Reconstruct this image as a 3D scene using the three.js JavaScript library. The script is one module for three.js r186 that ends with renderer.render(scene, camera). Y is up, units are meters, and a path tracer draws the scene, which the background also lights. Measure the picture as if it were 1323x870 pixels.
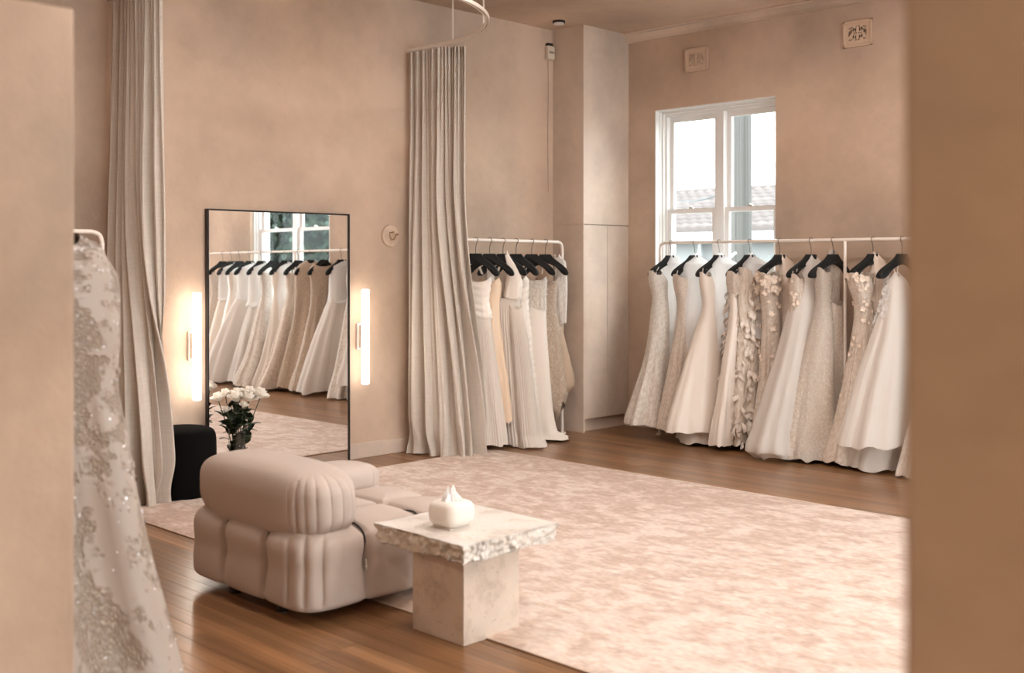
import * as THREE from 'three';
import { mergeGeometries, mergeVertices } from 'three/addons/utils/BufferGeometryUtils.js';
import { RoundedBoxGeometry } from 'three/addons/geometries/RoundedBoxGeometry.js';
import { RectAreaLightUniformsLib } from 'three/addons/lights/RectAreaLightUniformsLib.js';

// ------------------------------------------------------------------ camera, sky, large lights, exposure
const scene = new THREE.Scene();
const camera = new THREE.PerspectiveCamera(33.55, 1323 / 870, 0.05, 200);
camera.position.set(0, 1.5, 0);
camera.lookAt(0.7096, 1.5, -0.7046);
camera.setViewOffset(1323, 870, 0, 93, 1323, 870);      // shift lens: verticals stay upright
camera.focus = 7.5; camera.userData.fStop = 2.2;
scene.background = new THREE.Color(0.93, 0.98, 1.0);    // bright overcast
scene.backgroundIntensity = 3.0;
RectAreaLightUniformsLib.init();
const renderer = new THREE.WebGLRenderer({ antialias: true });
renderer.toneMapping = THREE.LinearToneMapping;
renderer.toneMappingExposure = 3.3;
renderer.shadowMap.enabled = true;
const LAMP = { color: [1.0, 0.918, 0.862], panel: 30, sconce: 3.0 };   // lamps of the room, used by their builders

// ------------------------------------------------------------------ helpers
let seed = 7;
const rnd = () => { seed = (seed * 1664525 + 1013904223) >>> 0; return seed / 4294967296; };
const rr = (a, b) => a + (b - a) * rnd();
const lerp = (a, b, t) => a + (b - a) * t, clamp = (x, a = 0, b = 1) => Math.min(b, Math.max(a, x));
const smooth = (a, b, x) => { const t = clamp((x - a) / (b - a)); return t * t * (3 - 2 * t); };
const V = (x, y, z) => new THREE.Vector3(x, y, z);
const taken = {};
function numbered(n) { const k = taken[n] ?? 0; taken[n] = k + 1; return k ? n + '_' + String(k).padStart(3, '0') : n; }
function mesh(name, geo, mat, parent) {
  const m = new THREE.Mesh(geo, mat); m.name = name; m.castShadow = m.receiveShadow = true; parent.add(m); return m;
}
function thing(name, label, category, [x, y, z] = [0, 0, 0], group) {
  const o = new THREE.Group(); o.name = numbered(name); o.position.set(x, y, z); scene.add(o);
  o.userData = { label, category }; if (group) o.userData.group = group;
  return o;
}
function struct(name, geo, mat, label) {
  const o = geo ? new THREE.Mesh(geo, mat) : new THREE.Group(); o.name = numbered(name); o.castShadow = o.receiveShadow = true;
  o.userData = { kind: 'structure' }; if (label) { o.userData.label = label; }
  scene.add(o); return o;
}
const merge = (list) => mergeGeometries(list.map((g) => (g.index ? g.toNonIndexed() : g)).map((g) => { for (const k of Object.keys(g.attributes)) if (!['position', 'normal', 'uv'].includes(k)) g.deleteAttribute(k); return g; }));
// box by limits, uv in metres
function box(x0, x1, y0, y1, z0, z1, bevel = 0) {
  const g = bevel ? new RoundedBoxGeometry(x1 - x0, y1 - y0, z1 - z0, 2, bevel) : new THREE.BoxGeometry(x1 - x0, y1 - y0, z1 - z0);
  g.translate((x0 + x1) / 2, (y0 + y1) / 2, (z0 + z1) / 2);
  return metric(g);
}
function metric(g) {
  const p = g.attributes.position, n = g.attributes.normal, uv = new Float32Array(p.count * 2);
  for (let i = 0; i < p.count; i++) {
    const ax = Math.abs(n.getX(i)), ay = Math.abs(n.getY(i)), az = Math.abs(n.getZ(i)), x = p.getX(i), y = p.getY(i), z = p.getZ(i);
    if (ay >= ax && ay >= az) { uv[2 * i] = x; uv[2 * i + 1] = z; } else if (ax >= az) { uv[2 * i] = z; uv[2 * i + 1] = y; } else { uv[2 * i] = x; uv[2 * i + 1] = y; }
  }
  g.setAttribute('uv', new THREE.BufferAttribute(uv, 2)); return g;
}
function tube(points, r, seg = 24, radial = 8, closed = false, tension = 0.5) {
  const c = new THREE.CatmullRomCurve3(points.map((p) => V(...p)), closed, 'catmullrom', tension);
  return new THREE.TubeGeometry(c, seg, r, radial, closed);
}
function cyl(x, y0, y1, z, r, seg = 16) { const g = new THREE.CylinderGeometry(r, r, y1 - y0, seg); g.translate(x, (y0 + y1) / 2, z); return g; }
function rod(a, b, r, seg = 8) {
  const A = V(...a), B = V(...b), g = new THREE.CylinderGeometry(r, r, A.distanceTo(B), seg);
  g.applyQuaternion(new THREE.Quaternion().setFromUnitVectors(V(0, 1, 0), B.clone().sub(A).normalize()));
  const m = A.add(B).multiplyScalar(0.5); g.translate(m.x, m.y, m.z); return g;
}
// grid surface f(s, t) -> [x, y, z], s and t in 0..1; uv from uvf or s, t
function grid(ns, nt, f, closed = false, uvf = (s, t) => [s, t]) {
  const pos = [], uv = [], idx = [];
  for (let j = 0; j <= nt; j++) for (let i = 0; i <= ns; i++) { const s = i / ns, t = j / nt; pos.push(...f(closed && i === ns ? 0 : s, t)); uv.push(...uvf(s, t)); }
  for (let j = 0; j < nt; j++) for (let i = 0; i < ns; i++) { const a = j * (ns + 1) + i, b = a + 1, c = a + ns + 1, d = c + 1; idx.push(a, c, b, b, c, d); }
  const g = new THREE.BufferGeometry();
  g.setAttribute('position', new THREE.Float32BufferAttribute(pos, 3)); g.setAttribute('uv', new THREE.Float32BufferAttribute(uv, 2)); g.setIndex(idx);
  g.computeVertexNormals();
  if (closed) { const n = g.attributes.normal; for (let j = 0; j <= nt; j++) { const a = j * (ns + 1), b = a + ns, v = V(n.getX(a) + n.getX(b), n.getY(a) + n.getY(b), n.getZ(a) + n.getZ(b)).normalize(); n.setXYZ(a, v.x, v.y, v.z); n.setXYZ(b, v.x, v.y, v.z); } }
  return g;
}
// ------------------------------------------------------------------ noise and textures
function hash(x, y, s) { let h = Math.imul(x, 374761393) ^ Math.imul(y, 668265263) ^ Math.imul(s + 11, 2147483647 - 977); h = Math.imul(h ^ (h >>> 13), 1274126177); h ^= h >>> 16; return (h >>> 0) / 4294967296; }
function vnoise(x, y, px, py, s) {
  const xi = Math.floor(x), yi = Math.floor(y), fx = x - xi, fy = y - yi, u = fx * fx * (3 - 2 * fx), v = fy * fy * (3 - 2 * fy);
  let x0 = xi % px, y0 = yi % py; if (x0 < 0) x0 += px; if (y0 < 0) y0 += py; const x1 = x0 + 1 === px ? 0 : x0 + 1, y1 = y0 + 1 === py ? 0 : y0 + 1;
  const a = hash(x0, y0, s), b = hash(x1, y0, s), c = hash(x0, y1, s), d = hash(x1, y1, s), e = a + (b - a) * u; return e + (c + (d - c) * u - e) * v;
}
function fbm(u, v, fx, fy, oct, s, gain = 0.5) { let a = 1, t = 0, n = 0; for (let o = 0; o < oct; o++) { t += a * vnoise(u * fx, v * fy, fx, fy, s + o * 17); n += a; a *= gain; fx *= 2; fy *= 2; } return t / n; }
function noise3(x, y, z, s = 0) { const zi = Math.floor(z), f = z - zi, u = f * f * (3 - 2 * f); return lerp(vnoise(x, y, 4096, 4096, s + zi * 7), vnoise(x, y, 4096, 4096, s + (zi + 1) * 7), u) * 2 - 1; }
function tex(w, h, fn, srgb = true) {
  const d = new Uint8Array(w * h * 4);
  for (let y = 0; y < h; y++) for (let x = 0; x < w; x++) { const c = fn(x / w, y / h), k = 4 * (y * w + x); if (typeof c === 'number') d[k] = d[k + 1] = d[k + 2] = clamp(c) * 255; else { d[k] = clamp(c[0]) * 255; d[k + 1] = clamp(c[1]) * 255; d[k + 2] = clamp(c[2]) * 255; } d[k + 3] = 255; }
  const t = new THREE.DataTexture(d, w, h); t.wrapS = t.wrapT = THREE.RepeatWrapping; t.magFilter = THREE.LinearFilter; t.minFilter = THREE.LinearMipmapLinearFilter; t.generateMipmaps = true;
  if (srgb) t.colorSpace = THREE.SRGBColorSpace; t.needsUpdate = true; return t;
}
const every = (t, mx, my = mx) => { const c = t.clone(); c.repeat.set(1 / mx, 1 / my); c.needsUpdate = true; return c; };   // one tile per mx x my metres
const mix3 = (a, b, t) => [lerp(a[0], b[0], t), lerp(a[1], b[1], t), lerp(a[2], b[2], t)];

const plasterT = tex(768, 768, (u, v) => {
  const a = fbm(u, v, 4, 4, 6, 1), b = fbm(u, v, 7, 5, 5, 40), c = fbm(u, v, 60, 60, 3, 90);
  let m = 0.9 + 0.28 * (a - 0.5) + 0.18 * (b - 0.5) + 0.04 * (c - 0.5);
  const k = fbm(u, v, 3, 3, 4, 70) - 0.5;
  return [m * (1 + 0.02 * k), m * (1 - 0.02 * k), m * (1 - 0.07 * k)];
});
const plasterB = tex(512, 512, (u, v) => 0.5 * fbm(u, v, 10, 8, 5, 3) + 0.5 * fbm(u, v, 60, 50, 3, 9), false);
const grainT = tex(512, 1024, (u, v) => {       // u across (0.088 m x 4), v along
  const w = fbm(u, v, 5, 2, 3, 11), g = fbm(u + w * 0.1, v, 90, 3, 4, 12), p = fbm(u, v, 140, 20, 2, 13);
  const m = 0.72 + 0.34 * (g - 0.5) + 0.3 * (w - 0.5) - 0.16 * Math.max(0, p - 0.62) * 4 * 0.6;
  return [m * 1.1, m, m * 0.9];
});
const rugT = tex(896, 1664, (u, v) => {
  const wx = fbm(u, v, 9, 18, 3, 21), wy = fbm(u, v, 9, 18, 3, 31);
  const a = fbm(u + 0.03 * (wx - 0.5), v + 0.03 * (wy - 0.5), 40, 58, 4, 22, 0.62), b = fbm(u, v, 3, 6, 4, 23), f = fbm(u, v, 200, 240, 2, 25), s = fbm(u + .02 * wx, v, 90, 80, 3, 27);
  let t = smooth(0.36, 0.66, 0.55 * a + 0.28 * s + 0.3 * (b - 0.5) + 0.09);
  let c = mix3([0.875, 0.820, 0.782], [0.985, 0.970, 0.955], t);
  const k = 0.93 + 0.14 * f; return [c[0] * k, c[1] * k, c[2] * k];
});
const rugB = tex(512, 512, (u, v) => 0.6 * fbm(u, v, 60, 70, 3, 5) + 0.4 * fbm(u, v, 200, 200, 2, 6), false);
const weaveB = tex(256, 256, (u, v) => 0.5 + 0.22 * Math.sin(u * 64 * Math.PI) * Math.sin(v * 64 * Math.PI) + 0.5 * (fbm(u, v, 40, 40, 3, 8) - 0.5), false);
const linenT = tex(256, 512, (u, v) => { const m = 0.95 + 0.07 * (fbm(u, v, 90, 4, 3, 51) - 0.5) + 0.05 * (fbm(u, v, 6, 130, 3, 52) - 0.5); return [m, m, m]; });
const travT = tex(512, 512, (u, v) => {
  const a = fbm(u, v, 5, 5, 5, 61), b = fbm(u, v, 8, 8, 4, 62), pit = fbm(u, v, 46, 60, 2, 63);
  let m = 0.9 + 0.12 * (a - 0.5) - 0.12 * smooth(0.55, 0.75, b) * 0.5 - 0.10 * smooth(0.76, 0.86, pit);
  return [m, m * lerp(1, 0.97, b), m * lerp(1, 0.93, b)];
});
const stoneB = tex(512, 512, (u, v) => fbm(u, v, 14, 14, 5, 65, 0.6), false);
// floral lace: motifs with raised petals over a fine net
function laceField(n, s0, rMin, rMax) {
  const fl = []; for (let i = 0; i < n; i++) fl.push([hash(i, 1, s0), hash(i, 2, s0), lerp(rMin, rMax, hash(i, 3, s0)), Math.floor(lerp(5, 8, hash(i, 4, s0))), hash(i, 5, s0) * 6]);
  return (u, v) => {
    let h = 0; for (const [x, y, r, k, ph] of fl) { let dx = u - x, dy = v - y; dx -= Math.round(dx); dy -= Math.round(dy); const d = Math.hypot(dx, dy); if (d > r) continue; const th = Math.atan2(dy, dx), e = r * (0.62 + 0.38 * Math.abs(Math.cos(k * th / 2 + ph))); if (d < e) h = Math.max(h, 0.55 + 0.45 * Math.abs(Math.sin(d / e * 7)) * (1 - 0.4 * d / e)); }
    const net = Math.max(Math.abs(Math.sin((u + v) * 110)), Math.abs(Math.sin((u - v) * 110)));
    return Math.max(h, net > 0.93 ? 0.25 : 0.1);
  };
}
const kept = (f, n = 384) => { const a = new Float32Array(n * n); for (let j = 0; j < n; j++) for (let i = 0; i < n; i++) a[j * n + i] = f(i / n, j / n); return (u, v) => a[Math.round(v * n) * n + Math.round(u * n)]; };
const laceF = kept(laceField(150, 3, 0.028, 0.062)), laceF2 = kept(laceField(420, 9, 0.014, 0.032));
const laceT = tex(384, 384, (u, v) => { const h = laceF(u, v), m = 0.90 + 0.1 * h; return [m, m * lerp(0.98, 1, h), m * lerp(0.955, 1, h)]; });
const laceB = tex(384, 384, (u, v) => laceF(u, v), false);
const beadT = tex(384, 384, (u, v) => { const h = laceF2(u, v), m = 0.86 + 0.14 * h; return [m, m * lerp(0.97, 1, h), m * lerp(0.93, 1, h)]; });
const beadB = tex(384, 384, (u, v) => laceF2(u, v) * (0.7 + 0.5 * hash(Math.floor(u * 170), Math.floor(v * 170), 4)), false);
const vineF = kept((u, v) => { const m = smooth(0.44, 0.60, fbm(u + 0.06 * fbm(u, v, 8, 8, 3, 5), v, 11, 15, 4, 210, 0.65)), g = hash(Math.floor(u * 190), Math.floor(v * 190), 6); return m * (0.35 + 0.65 * g); });
const vineT = tex(384, 384, (u, v) => { const h = vineF(u, v), k = 1 - 0.26 * h + (h > 0.9 ? 0.3 : 0); return [k, k * (1 - 0.05 * h), k * (1 - 0.11 * h)]; });
const vineB = tex(384, 384, (u, v) => vineF(u, v), false);
const featherB = tex(256, 512, (u, v) => fbm(u + 0.08 * fbm(u, v, 5, 9, 2, 3), v, 18, 12, 4, 88, 0.6), false);
const barkT = tex(256, 512, (u, v) => { const m = 0.75 + 0.5 * (fbm(u, v, 40, 3, 4, 77) - 0.5) + 0.2 * (fbm(u, v, 6, 6, 3, 78) - 0.5); return [m, m, m]; });

const C = (r, g, b) => new THREE.Color().setRGB(r, g, b);
const std = (o) => new THREE.MeshStandardMaterial(o), phy = (o) => new THREE.MeshPhysicalMaterial(o);
const M = {
  wall: std({ color: C(0.64, 0.48, 0.37), map: every(plasterT, 3.6), bumpMap: every(plasterB, 1.3), bumpScale: 0.0025, roughness: 0.85 }),
  ceil: std({ color: C(0.64, 0.48, 0.37), map: every(plasterT, 4.1), bumpMap: every(plasterB, 1.5), bumpScale: 0.003, roughness: 0.8 }),
  cabinet: std({ color: C(0.66, 0.535, 0.44), map: every(plasterT, 2.9), bumpMap: every(plasterB, 1.2), bumpScale: 0.0015, roughness: 0.6 }),
  trim: std({ color: C(0.68, 0.535, 0.43), roughness: 0.6, map: every(plasterT, 3.0) }),
  white: std({ color: C(0.78, 0.76, 0.74), roughness: 0.4 }),
  rackWhite: std({ color: C(0.80, 0.72, 0.65), roughness: 0.4 }),
  planks: [[0.385, 0.235, 0.130], [0.410, 0.255, 0.144], [0.365, 0.220, 0.120], [0.395, 0.242, 0.134], [0.43, 0.27, 0.155]].map((c) => std({ color: C(...c), map: grainT, roughness: 0.28, bumpMap: grainT, bumpScale: 0.0004 })),
  subfloor: std({ color: C(0.06, 0.035, 0.02), roughness: 0.9 }),
  hallFloor: std({ color: C(0.31, 0.165, 0.08), roughness: 0.4, map: every(grainT, 0.35, 2.4) }),
  rug: std({ color: C(0.71, 0.615, 0.56), map: rugT, bumpMap: every(rugB, 0.8), bumpScale: 0.004, roughness: 0.8 }),
  rugEdge: std({ color: C(0.62, 0.50, 0.42), roughness: 0.9 }),
  boucle: phy({ color: C(0.545, 0.455, 0.40), roughness: 0.9, bumpMap: every(weaveB, 0.06), bumpScale: 0.0012, sheen: 0.35, sheenRoughness: 0.6, sheenColor: C(1, 0.9, 0.82) }),
  cord: std({ color: C(0.02, 0.016, 0.014), roughness: 0.6 }),
  steel: std({ color: C(0.6, 0.56, 0.5), metalness: 1, roughness: 0.3 }),
  brass: std({ color: C(0.42, 0.30, 0.18), metalness: 1, roughness: 0.32 }),
  blackWood: std({ color: C(0.012, 0.010, 0.009), roughness: 0.4 }),
  travertine: std({ color: C(0.76, 0.655, 0.575), map: every(travT, 0.5), bumpMap: every(stoneB, 0.6), bumpScale: 0.001, roughness: 0.6 }),
  slab: std({ color: C(0.87, 0.835, 0.80), map: every(travT, 0.7), bumpMap: every(stoneB, 0.25), bumpScale: 0.003, roughness: 0.6 }),
  ceramic: std({ color: C(0.80, 0.74, 0.68), roughness: 0.5 }),
  tissue: phy({ color: C(0.9, 0.89, 0.88), roughness: 0.95, transmission: 0.3, thickness: 0, side: THREE.DoubleSide }),
  trinket: std({ color: C(0.42, 0.20, 0.09), roughness: 0.5 }),
  curtain: phy({ color: C(0.78, 0.70, 0.62), map: every(linenT, 0.35, 0.7), bumpMap: every(weaveB, 0.05), bumpScale: 0.0006, roughness: 0.85, transmission: 0.18, thickness: 0, side: THREE.DoubleSide }),
  curtainCool: phy({ color: C(0.78, 0.70, 0.62), map: every(linenT, 0.35, 0.7), bumpMap: every(weaveB, 0.05), bumpScale: 0.0006, roughness: 0.85, transmission: 0.18, thickness: 0, side: THREE.DoubleSide }),
  stool: phy({ color: C(0.004, 0.0035, 0.0035), roughness: 1, specularIntensity: 0.2, bumpMap: every(weaveB, 0.05), bumpScale: 0.001 }),
  frame: std({ color: C(0.012, 0.010, 0.010), roughness: 0.35, metalness: 0.3 }),
  mirror: std({ color: C(0.90, 0.905, 0.90), metalness: 1, roughness: 0.0 }),
  hanger: std({ color: C(0.005, 0.005, 0.005), roughness: 0.8 }),
  hook: std({ color: C(0.12, 0.11, 0.10), metalness: 1, roughness: 0.35 }),
  glassPane: phy({ color: C(0.97, 0.99, 0.99), transmission: 1, thickness: 0, roughness: 0, ior: 1.5, specularIntensity: 0.12 }),
  vaseGlass: phy({ color: C(0.98, 0.98, 0.98), transmission: 1, thickness: 0, roughness: 0.02, ior: 1.5 }),
  petal: phy({ color: C(0.92, 0.88, 0.82), roughness: 0.75, transmission: 0.25, thickness: 0, side: THREE.DoubleSide }),
  roseLeaf: phy({ color: C(0.020, 0.032, 0.014), roughness: 0.5, side: THREE.DoubleSide }),
  stem: std({ color: C(0.035, 0.055, 0.02), roughness: 0.6 }),
  vent: std({ color: C(0.62, 0.46, 0.34), roughness: 0.7 }),
  dark: std({ color: C(0.02, 0.015, 0.012), roughness: 0.9 }),
  sensor: std({ color: C(0.66, 0.56, 0.46), roughness: 0.5 }),
};
const cloth = (c, o = {}) => phy({ color: C(...c), roughness: 0.75, side: THREE.DoubleSide, sheen: 0.2, sheenRoughness: 0.5, ...o });
const F = {
  satin: cloth([0.81, 0.73, 0.655], { roughness: 0.45 }),
  satinWarm: cloth([0.76, 0.645, 0.55], { roughness: 0.42 }),
  champagne: cloth([0.76, 0.58, 0.42], { roughness: 0.4 }),
  crepe: cloth([0.79, 0.71, 0.635]),
  chiffon: cloth([0.83, 0.745, 0.665], { transmission: 0.25, thickness: 0, roughness: 0.9 }),
  tulle: cloth([0.87, 0.82, 0.77], { transmission: 0.35, thickness: 0, roughness: 0.95 }),
  veil: cloth([0.94, 0.93, 0.92], { transmission: 0.5, thickness: 0, roughness: 0.95 }),
  lace: cloth([0.84, 0.785, 0.725], { map: every(laceT, 0.3), bumpMap: every(laceB, 0.3), bumpScale: 0.003 }),
  laceTan: cloth([0.81, 0.715, 0.63], { map: every(laceT, 0.26), bumpMap: every(laceB, 0.26), bumpScale: 0.003 }),
  bead: cloth([0.83, 0.765, 0.70], { map: every(beadT, 0.25), bumpMap: every(beadB, 0.25), bumpScale: 0.003, roughness: 0.6 }),
  beadTan: cloth([0.66, 0.53, 0.42], { map: every(beadT, 0.3), bumpMap: every(beadB, 0.3), bumpScale: 0.004, roughness: 0.5 }),
  beadGrey: cloth([0.43, 0.362, 0.312], { map: every(vineT, 0.8), bumpMap: every(vineB, 0.8), bumpScale: 0.004, roughness: 0.45 }),
  feather: cloth([0.78, 0.69, 0.595], { bumpMap: every(featherB, 0.5), bumpScale: 0.02, roughness: 0.95 }),
  taupe: cloth([0.46, 0.335, 0.24], { roughness: 0.6 }),
  crystal: phy({ color: C(0.93, 0.93, 0.95), roughness: 0.12, ior: 2.2 }),
  flower: cloth([0.80, 0.68, 0.575]), greyPetal: cloth([0.46, 0.385, 0.33]),
  strap: std({ color: C(0.85, 0.78, 0.70), roughness: 0.7, side: THREE.DoubleSide }),
};

// ------------------------------------------------------------------ room shell (metres; camera above the origin)
const WX = 8.15, WZ = -6.93, H = 3.64;
const WIN = [{ z0: -6.25, z1: -5.0 }, { z0: -2.55, z1: -0.76 }, { z0: 1.6, z1: 3.05 }], WY0 = 1.06, WY1 = 2.905;
{ // window wall with openings
  const s = new THREE.Shape([[-7.3, -0.2], [4.6, -0.2], [4.6, H + 0.2], [-7.3, H + 0.2]].map((p) => new THREE.Vector2(...p)));
  for (const w of WIN) s.holes.push(new THREE.Path([[w.z0, WY0], [w.z0, WY1], [w.z1, WY1], [w.z1, WY0]].map((p) => new THREE.Vector2(...p))));
  for (const [z, y] of [[-4.256, 3.318], [-5.79, 3.31]]) s.holes.push(new THREE.Path([[z - 0.1, y - 0.08], [z - 0.1, y + 0.08], [z + 0.1, y + 0.08], [z + 0.1, y - 0.08]].map((p) => new THREE.Vector2(...p))));   // air ducts behind the vents
  const g = new THREE.ExtrudeGeometry(s, { depth: 0.3, bevelEnabled: false }); g.rotateY(-Math.PI / 2); g.translate(WX + 0.3, 0, 0);   // shape x -> z
  struct('wall_right', metric(g), M.wall);
}
struct('wall_back', box(-3.2, WX + 0.3, -0.2, H + 0.2, WZ - 0.3, WZ), M.wall);
{ // street front behind the viewpoint, with a wide shop window
  const a = 1.9, b = 7.3, y0 = 0.35, y1 = 3.1;
  struct('wall_front', merge([box(-3.2, a, -0.2, H + 0.2, 4.3, 4.6), box(b, WX + 0.3, -0.2, H + 0.2, 4.3, 4.6), box(a, b, -0.2, y0, 4.3, 4.6), box(a, b, y1, H + 0.2, 4.3, 4.6)]), M.wall);
  const o = struct('window_4'), n = 4, w = (b - a) / n;
  mesh('window_frame', merge([box(a, b, y0, y0 + 0.07, 4.4, 4.48), box(a, b, y1 - 0.07, y1, 4.4, 4.48), ...[0, 1, 2, 3, 4].map((k) => box(a + k * w - (k ? 0.035 : 0), a + k * w + (k < 4 ? 0.035 : 0), y0 + 0.07, y1 - 0.07, 4.4, 4.48))]), M.white, o);
  for (let k = 0; k < n; k++) mesh('pane', box(a + k * w + 0.03, a + (k + 1) * w - 0.03, y0 + 0.06, y1 - 0.06, 4.435, 4.441), M.glassPane, o);
}
struct('wall_left', box(-3.5, -3.2, -0.2, H + 0.2, -7.2, 4.6), M.wall);
{ // thick partition between the hall where one stands and the showroom, with a wide opening
  const x0 = 0.95, x1 = 1.30, za = -2.94, zb = -0.456;
  struct('wall_partition', merge([box(x0, x1, 0, 2.19, WZ, za, 0.012), box(x0, x1, 0, H, zb, 4.3, 0.012)]), M.wall);
}
struct('ceiling', box(-3.2, WX, H, H + 0.2, WZ, 4.3), M.ceil);
// cornice along the window wall
{
  const s = new THREE.Shape([[0, 0], [0, -0.085], [-0.018, -0.085], [-0.022, -0.06], [-0.055, -0.02], [-0.075, -0.012], [-0.075, 0]].map((p) => new THREE.Vector2(...p)));
  const g = new THREE.ExtrudeGeometry(s, { depth: 10.86, bevelEnabled: false }); g.translate(WX, H, -6.56); struct('trim_1', metric(g), M.trim);
}
const bb = (name, x0, x1, z0, z1) => struct(name, box(x0, x1, 0, 0.12, z0, z1, 0.006), M.trim);
bb('baseboard_back', 1.3, 7.5, WZ, WZ + 0.018);
bb('baseboard_right', WX - 0.018, WX, -6.5, 4.3);
bb('baseboard_partition', 1.3, 1.318, WZ + 0.02, -2.96);
// floor: boards run along the window wall
{
  const fl = struct('floor', box(-3.2, WX, -0.3, -0.014, WZ, 4.3), M.subfloor);
  mesh('floor_boards', box(-3.2, 0.42, -0.014, 0, WZ, 4.3), M.hallFloor, fl);
  const W = 0.0878, n = 88, variants = [];
  for (let k = 0; k < 8; k++) { // shared unit boards (bevelled top), scaled along z
    const g = new THREE.BufferGeometry(), b = 0.0006, h = W / 2 - 0.0004, P = [];
    const quad = (a, c, d, e) => P.push(...a, ...c, ...d, ...a, ...d, ...e);
    quad([-h + b, 0, 0.5], [h - b, 0, 0.5], [h - b, 0, -0.5], [-h + b, 0, -0.5]);
    quad([-h, -b, 0.5], [-h + b, 0, 0.5], [-h + b, 0, -0.5], [-h, -b, -0.5]);
    quad([h - b, 0, 0.5], [h, -b, 0.5], [h, -b, -0.5], [h - b, 0, -0.5]);
    quad([-h, -0.014, 0.5], [-h, -b, 0.5], [-h, -b, -0.5], [-h, -0.014, -0.5]);
    quad([h, -b, 0.5], [h, -0.014, 0.5], [h, -0.014, -0.5], [h, -b, -0.5]);
    quad([-h, -0.014, 0.5], [h, -0.014, 0.5], [h, -b, 0.5], [-h, -b, 0.5]);
    g.setAttribute('position', new THREE.Float32BufferAttribute(P, 3));
    const uv = []; for (let i = 0; i < P.length; i += 3) uv.push(k / 8 + (P[i] / W + 0.5) / 5.5, (P[i + 2] + 0.5) * 1.0 + k * 0.37);
    g.setAttribute('uv', new THREE.Float32BufferAttribute(uv, 2)); g.computeVertexNormals(); variants.push(g);
  }
  for (let i = 0; i < n; i++) {
    const x = 0.42 + W * (i + 0.5); let z = WZ, first = true;
    while (z < 4.29) {
      let len = first ? rr(1.2, 3.6) : rr(3.4, 4.6); first = false; if (z + len > 4.3 - 1.6) len = 4.3 - z;
      const m = mesh('plank', variants[Math.floor(rnd() * 8)], M.planks[Math.floor(rnd() * 5)], fl); m.position.set(x, 0, z + len / 2); m.scale.set(1, 1, len - 0.0015); z += len;
    }
  }
}
// windows: two double-hung sashes side by side in a white frame
WIN.forEach((w, i) => {
  const o = struct('window_' + (i + 1)), x0 = WX + 0.11, x1 = WX + 0.2, z0 = w.z0, z1 = w.z1, zc = (z0 + z1) / 2, ym = 1.985;
  // moulded frame and centre mullion
  const f = [box(x0, x1, WY0, WY1, z0, z0 + 0.05), box(x0, x1, WY0, WY1, z1 - 0.05, z1), box(x0, x1, WY1 - 0.055, WY1, z0 + 0.05, z1 - 0.05), box(x0, x1, WY0, WY0 + 0.04, z0 + 0.05, z1 - 0.05), box(x0 - 0.01, x1, WY0 + 0.04, WY1 - 0.055, zc - 0.045, zc + 0.045)];
  mesh('window_frame', merge(f), M.white, o);
  const a = [[x0 - 0.03, x0, WY0, WY1, z0, z0 + 0.03], [x0 - 0.03, x0, WY0, WY1, z1 - 0.03, z1], [x0 - 0.03, x0, WY1 - 0.03, WY1, z0 + 0.03, z1 - 0.03], [x0 - 0.06, x0 - 0.03, WY0, WY1, z0, z0 + 0.014], [x0 - 0.06, x0 - 0.03, WY0, WY1, z1 - 0.014, z1], [x0 - 0.06, x0 - 0.03, WY1 - 0.014, WY1, z0 + 0.014, z1 - 0.014]];
  mesh('moulding', merge(a.map((b) => box(...b))), M.white, o);
  // painted reveal lining and sill board, outer jambs
  mesh('reveal_lining', merge([box(WX - 0.004, x0 - 0.03, WY0, WY1, z0 - 0.002, z0 + 0.008), box(WX - 0.004, x0 - 0.03, WY1 - 0.008, WY1 + 0.002, z0, z1), box(x1, WX + 0.3, WY0, WY1, z0 - 0.002, z0 + 0.01), box(x1, WX + 0.3, WY0, WY1, z1 - 0.01, z1 + 0.002), box(x1, WX + 0.3, WY1 - 0.01, WY1 + 0.002, z0, z1)]), M.white, o);
  mesh('window_sill', box(WX - 0.02, WX + 0.32, WY0 - 0.002, WY0 + 0.02, z0, z1), M.white, o);
  for (const [za, zb] of [[z0 + 0.05, zc - 0.045], [zc + 0.045, z1 - 0.05]]) for (const up of [0, 1]) {
    const ya = up ? ym - 0.02 : WY0 + 0.04, yb = up ? WY1 - 0.055 : ym + 0.02, xs = up ? x0 + 0.05 : x0 + 0.012, xe = xs + 0.034, k = 0.042;
    const s = mesh('sash', merge([box(xs, xe, ya, yb, za, za + k), box(xs, xe, ya, yb, zb - k, zb), box(xs, xe, ya, ya + (up ? 0.04 : 0.07), za + k, zb - k), box(xs, xe, yb - (up ? 0.05 : 0.04), yb, za + k, zb - k)]), M.white, o);
    mesh('pane', box(xs + 0.015, xs + 0.019, ya + 0.03, yb - 0.03, za + k - 0.006, zb - k + 0.006), M.glassPane, s);
    if (!up) mesh('sash_lock', merge([box(xs - 0.012, xs + 0.012, yb, yb + 0.012, (za + zb) / 2 - 0.02, (za + zb) / 2 + 0.02, 0.003), box(xs - 0.03, xs, yb + 0.01, yb + 0.02, (za + zb) / 2 - 0.008, (za + zb) / 2 + 0.008, 0.003)]), M.steel, s);
  }
});

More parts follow.
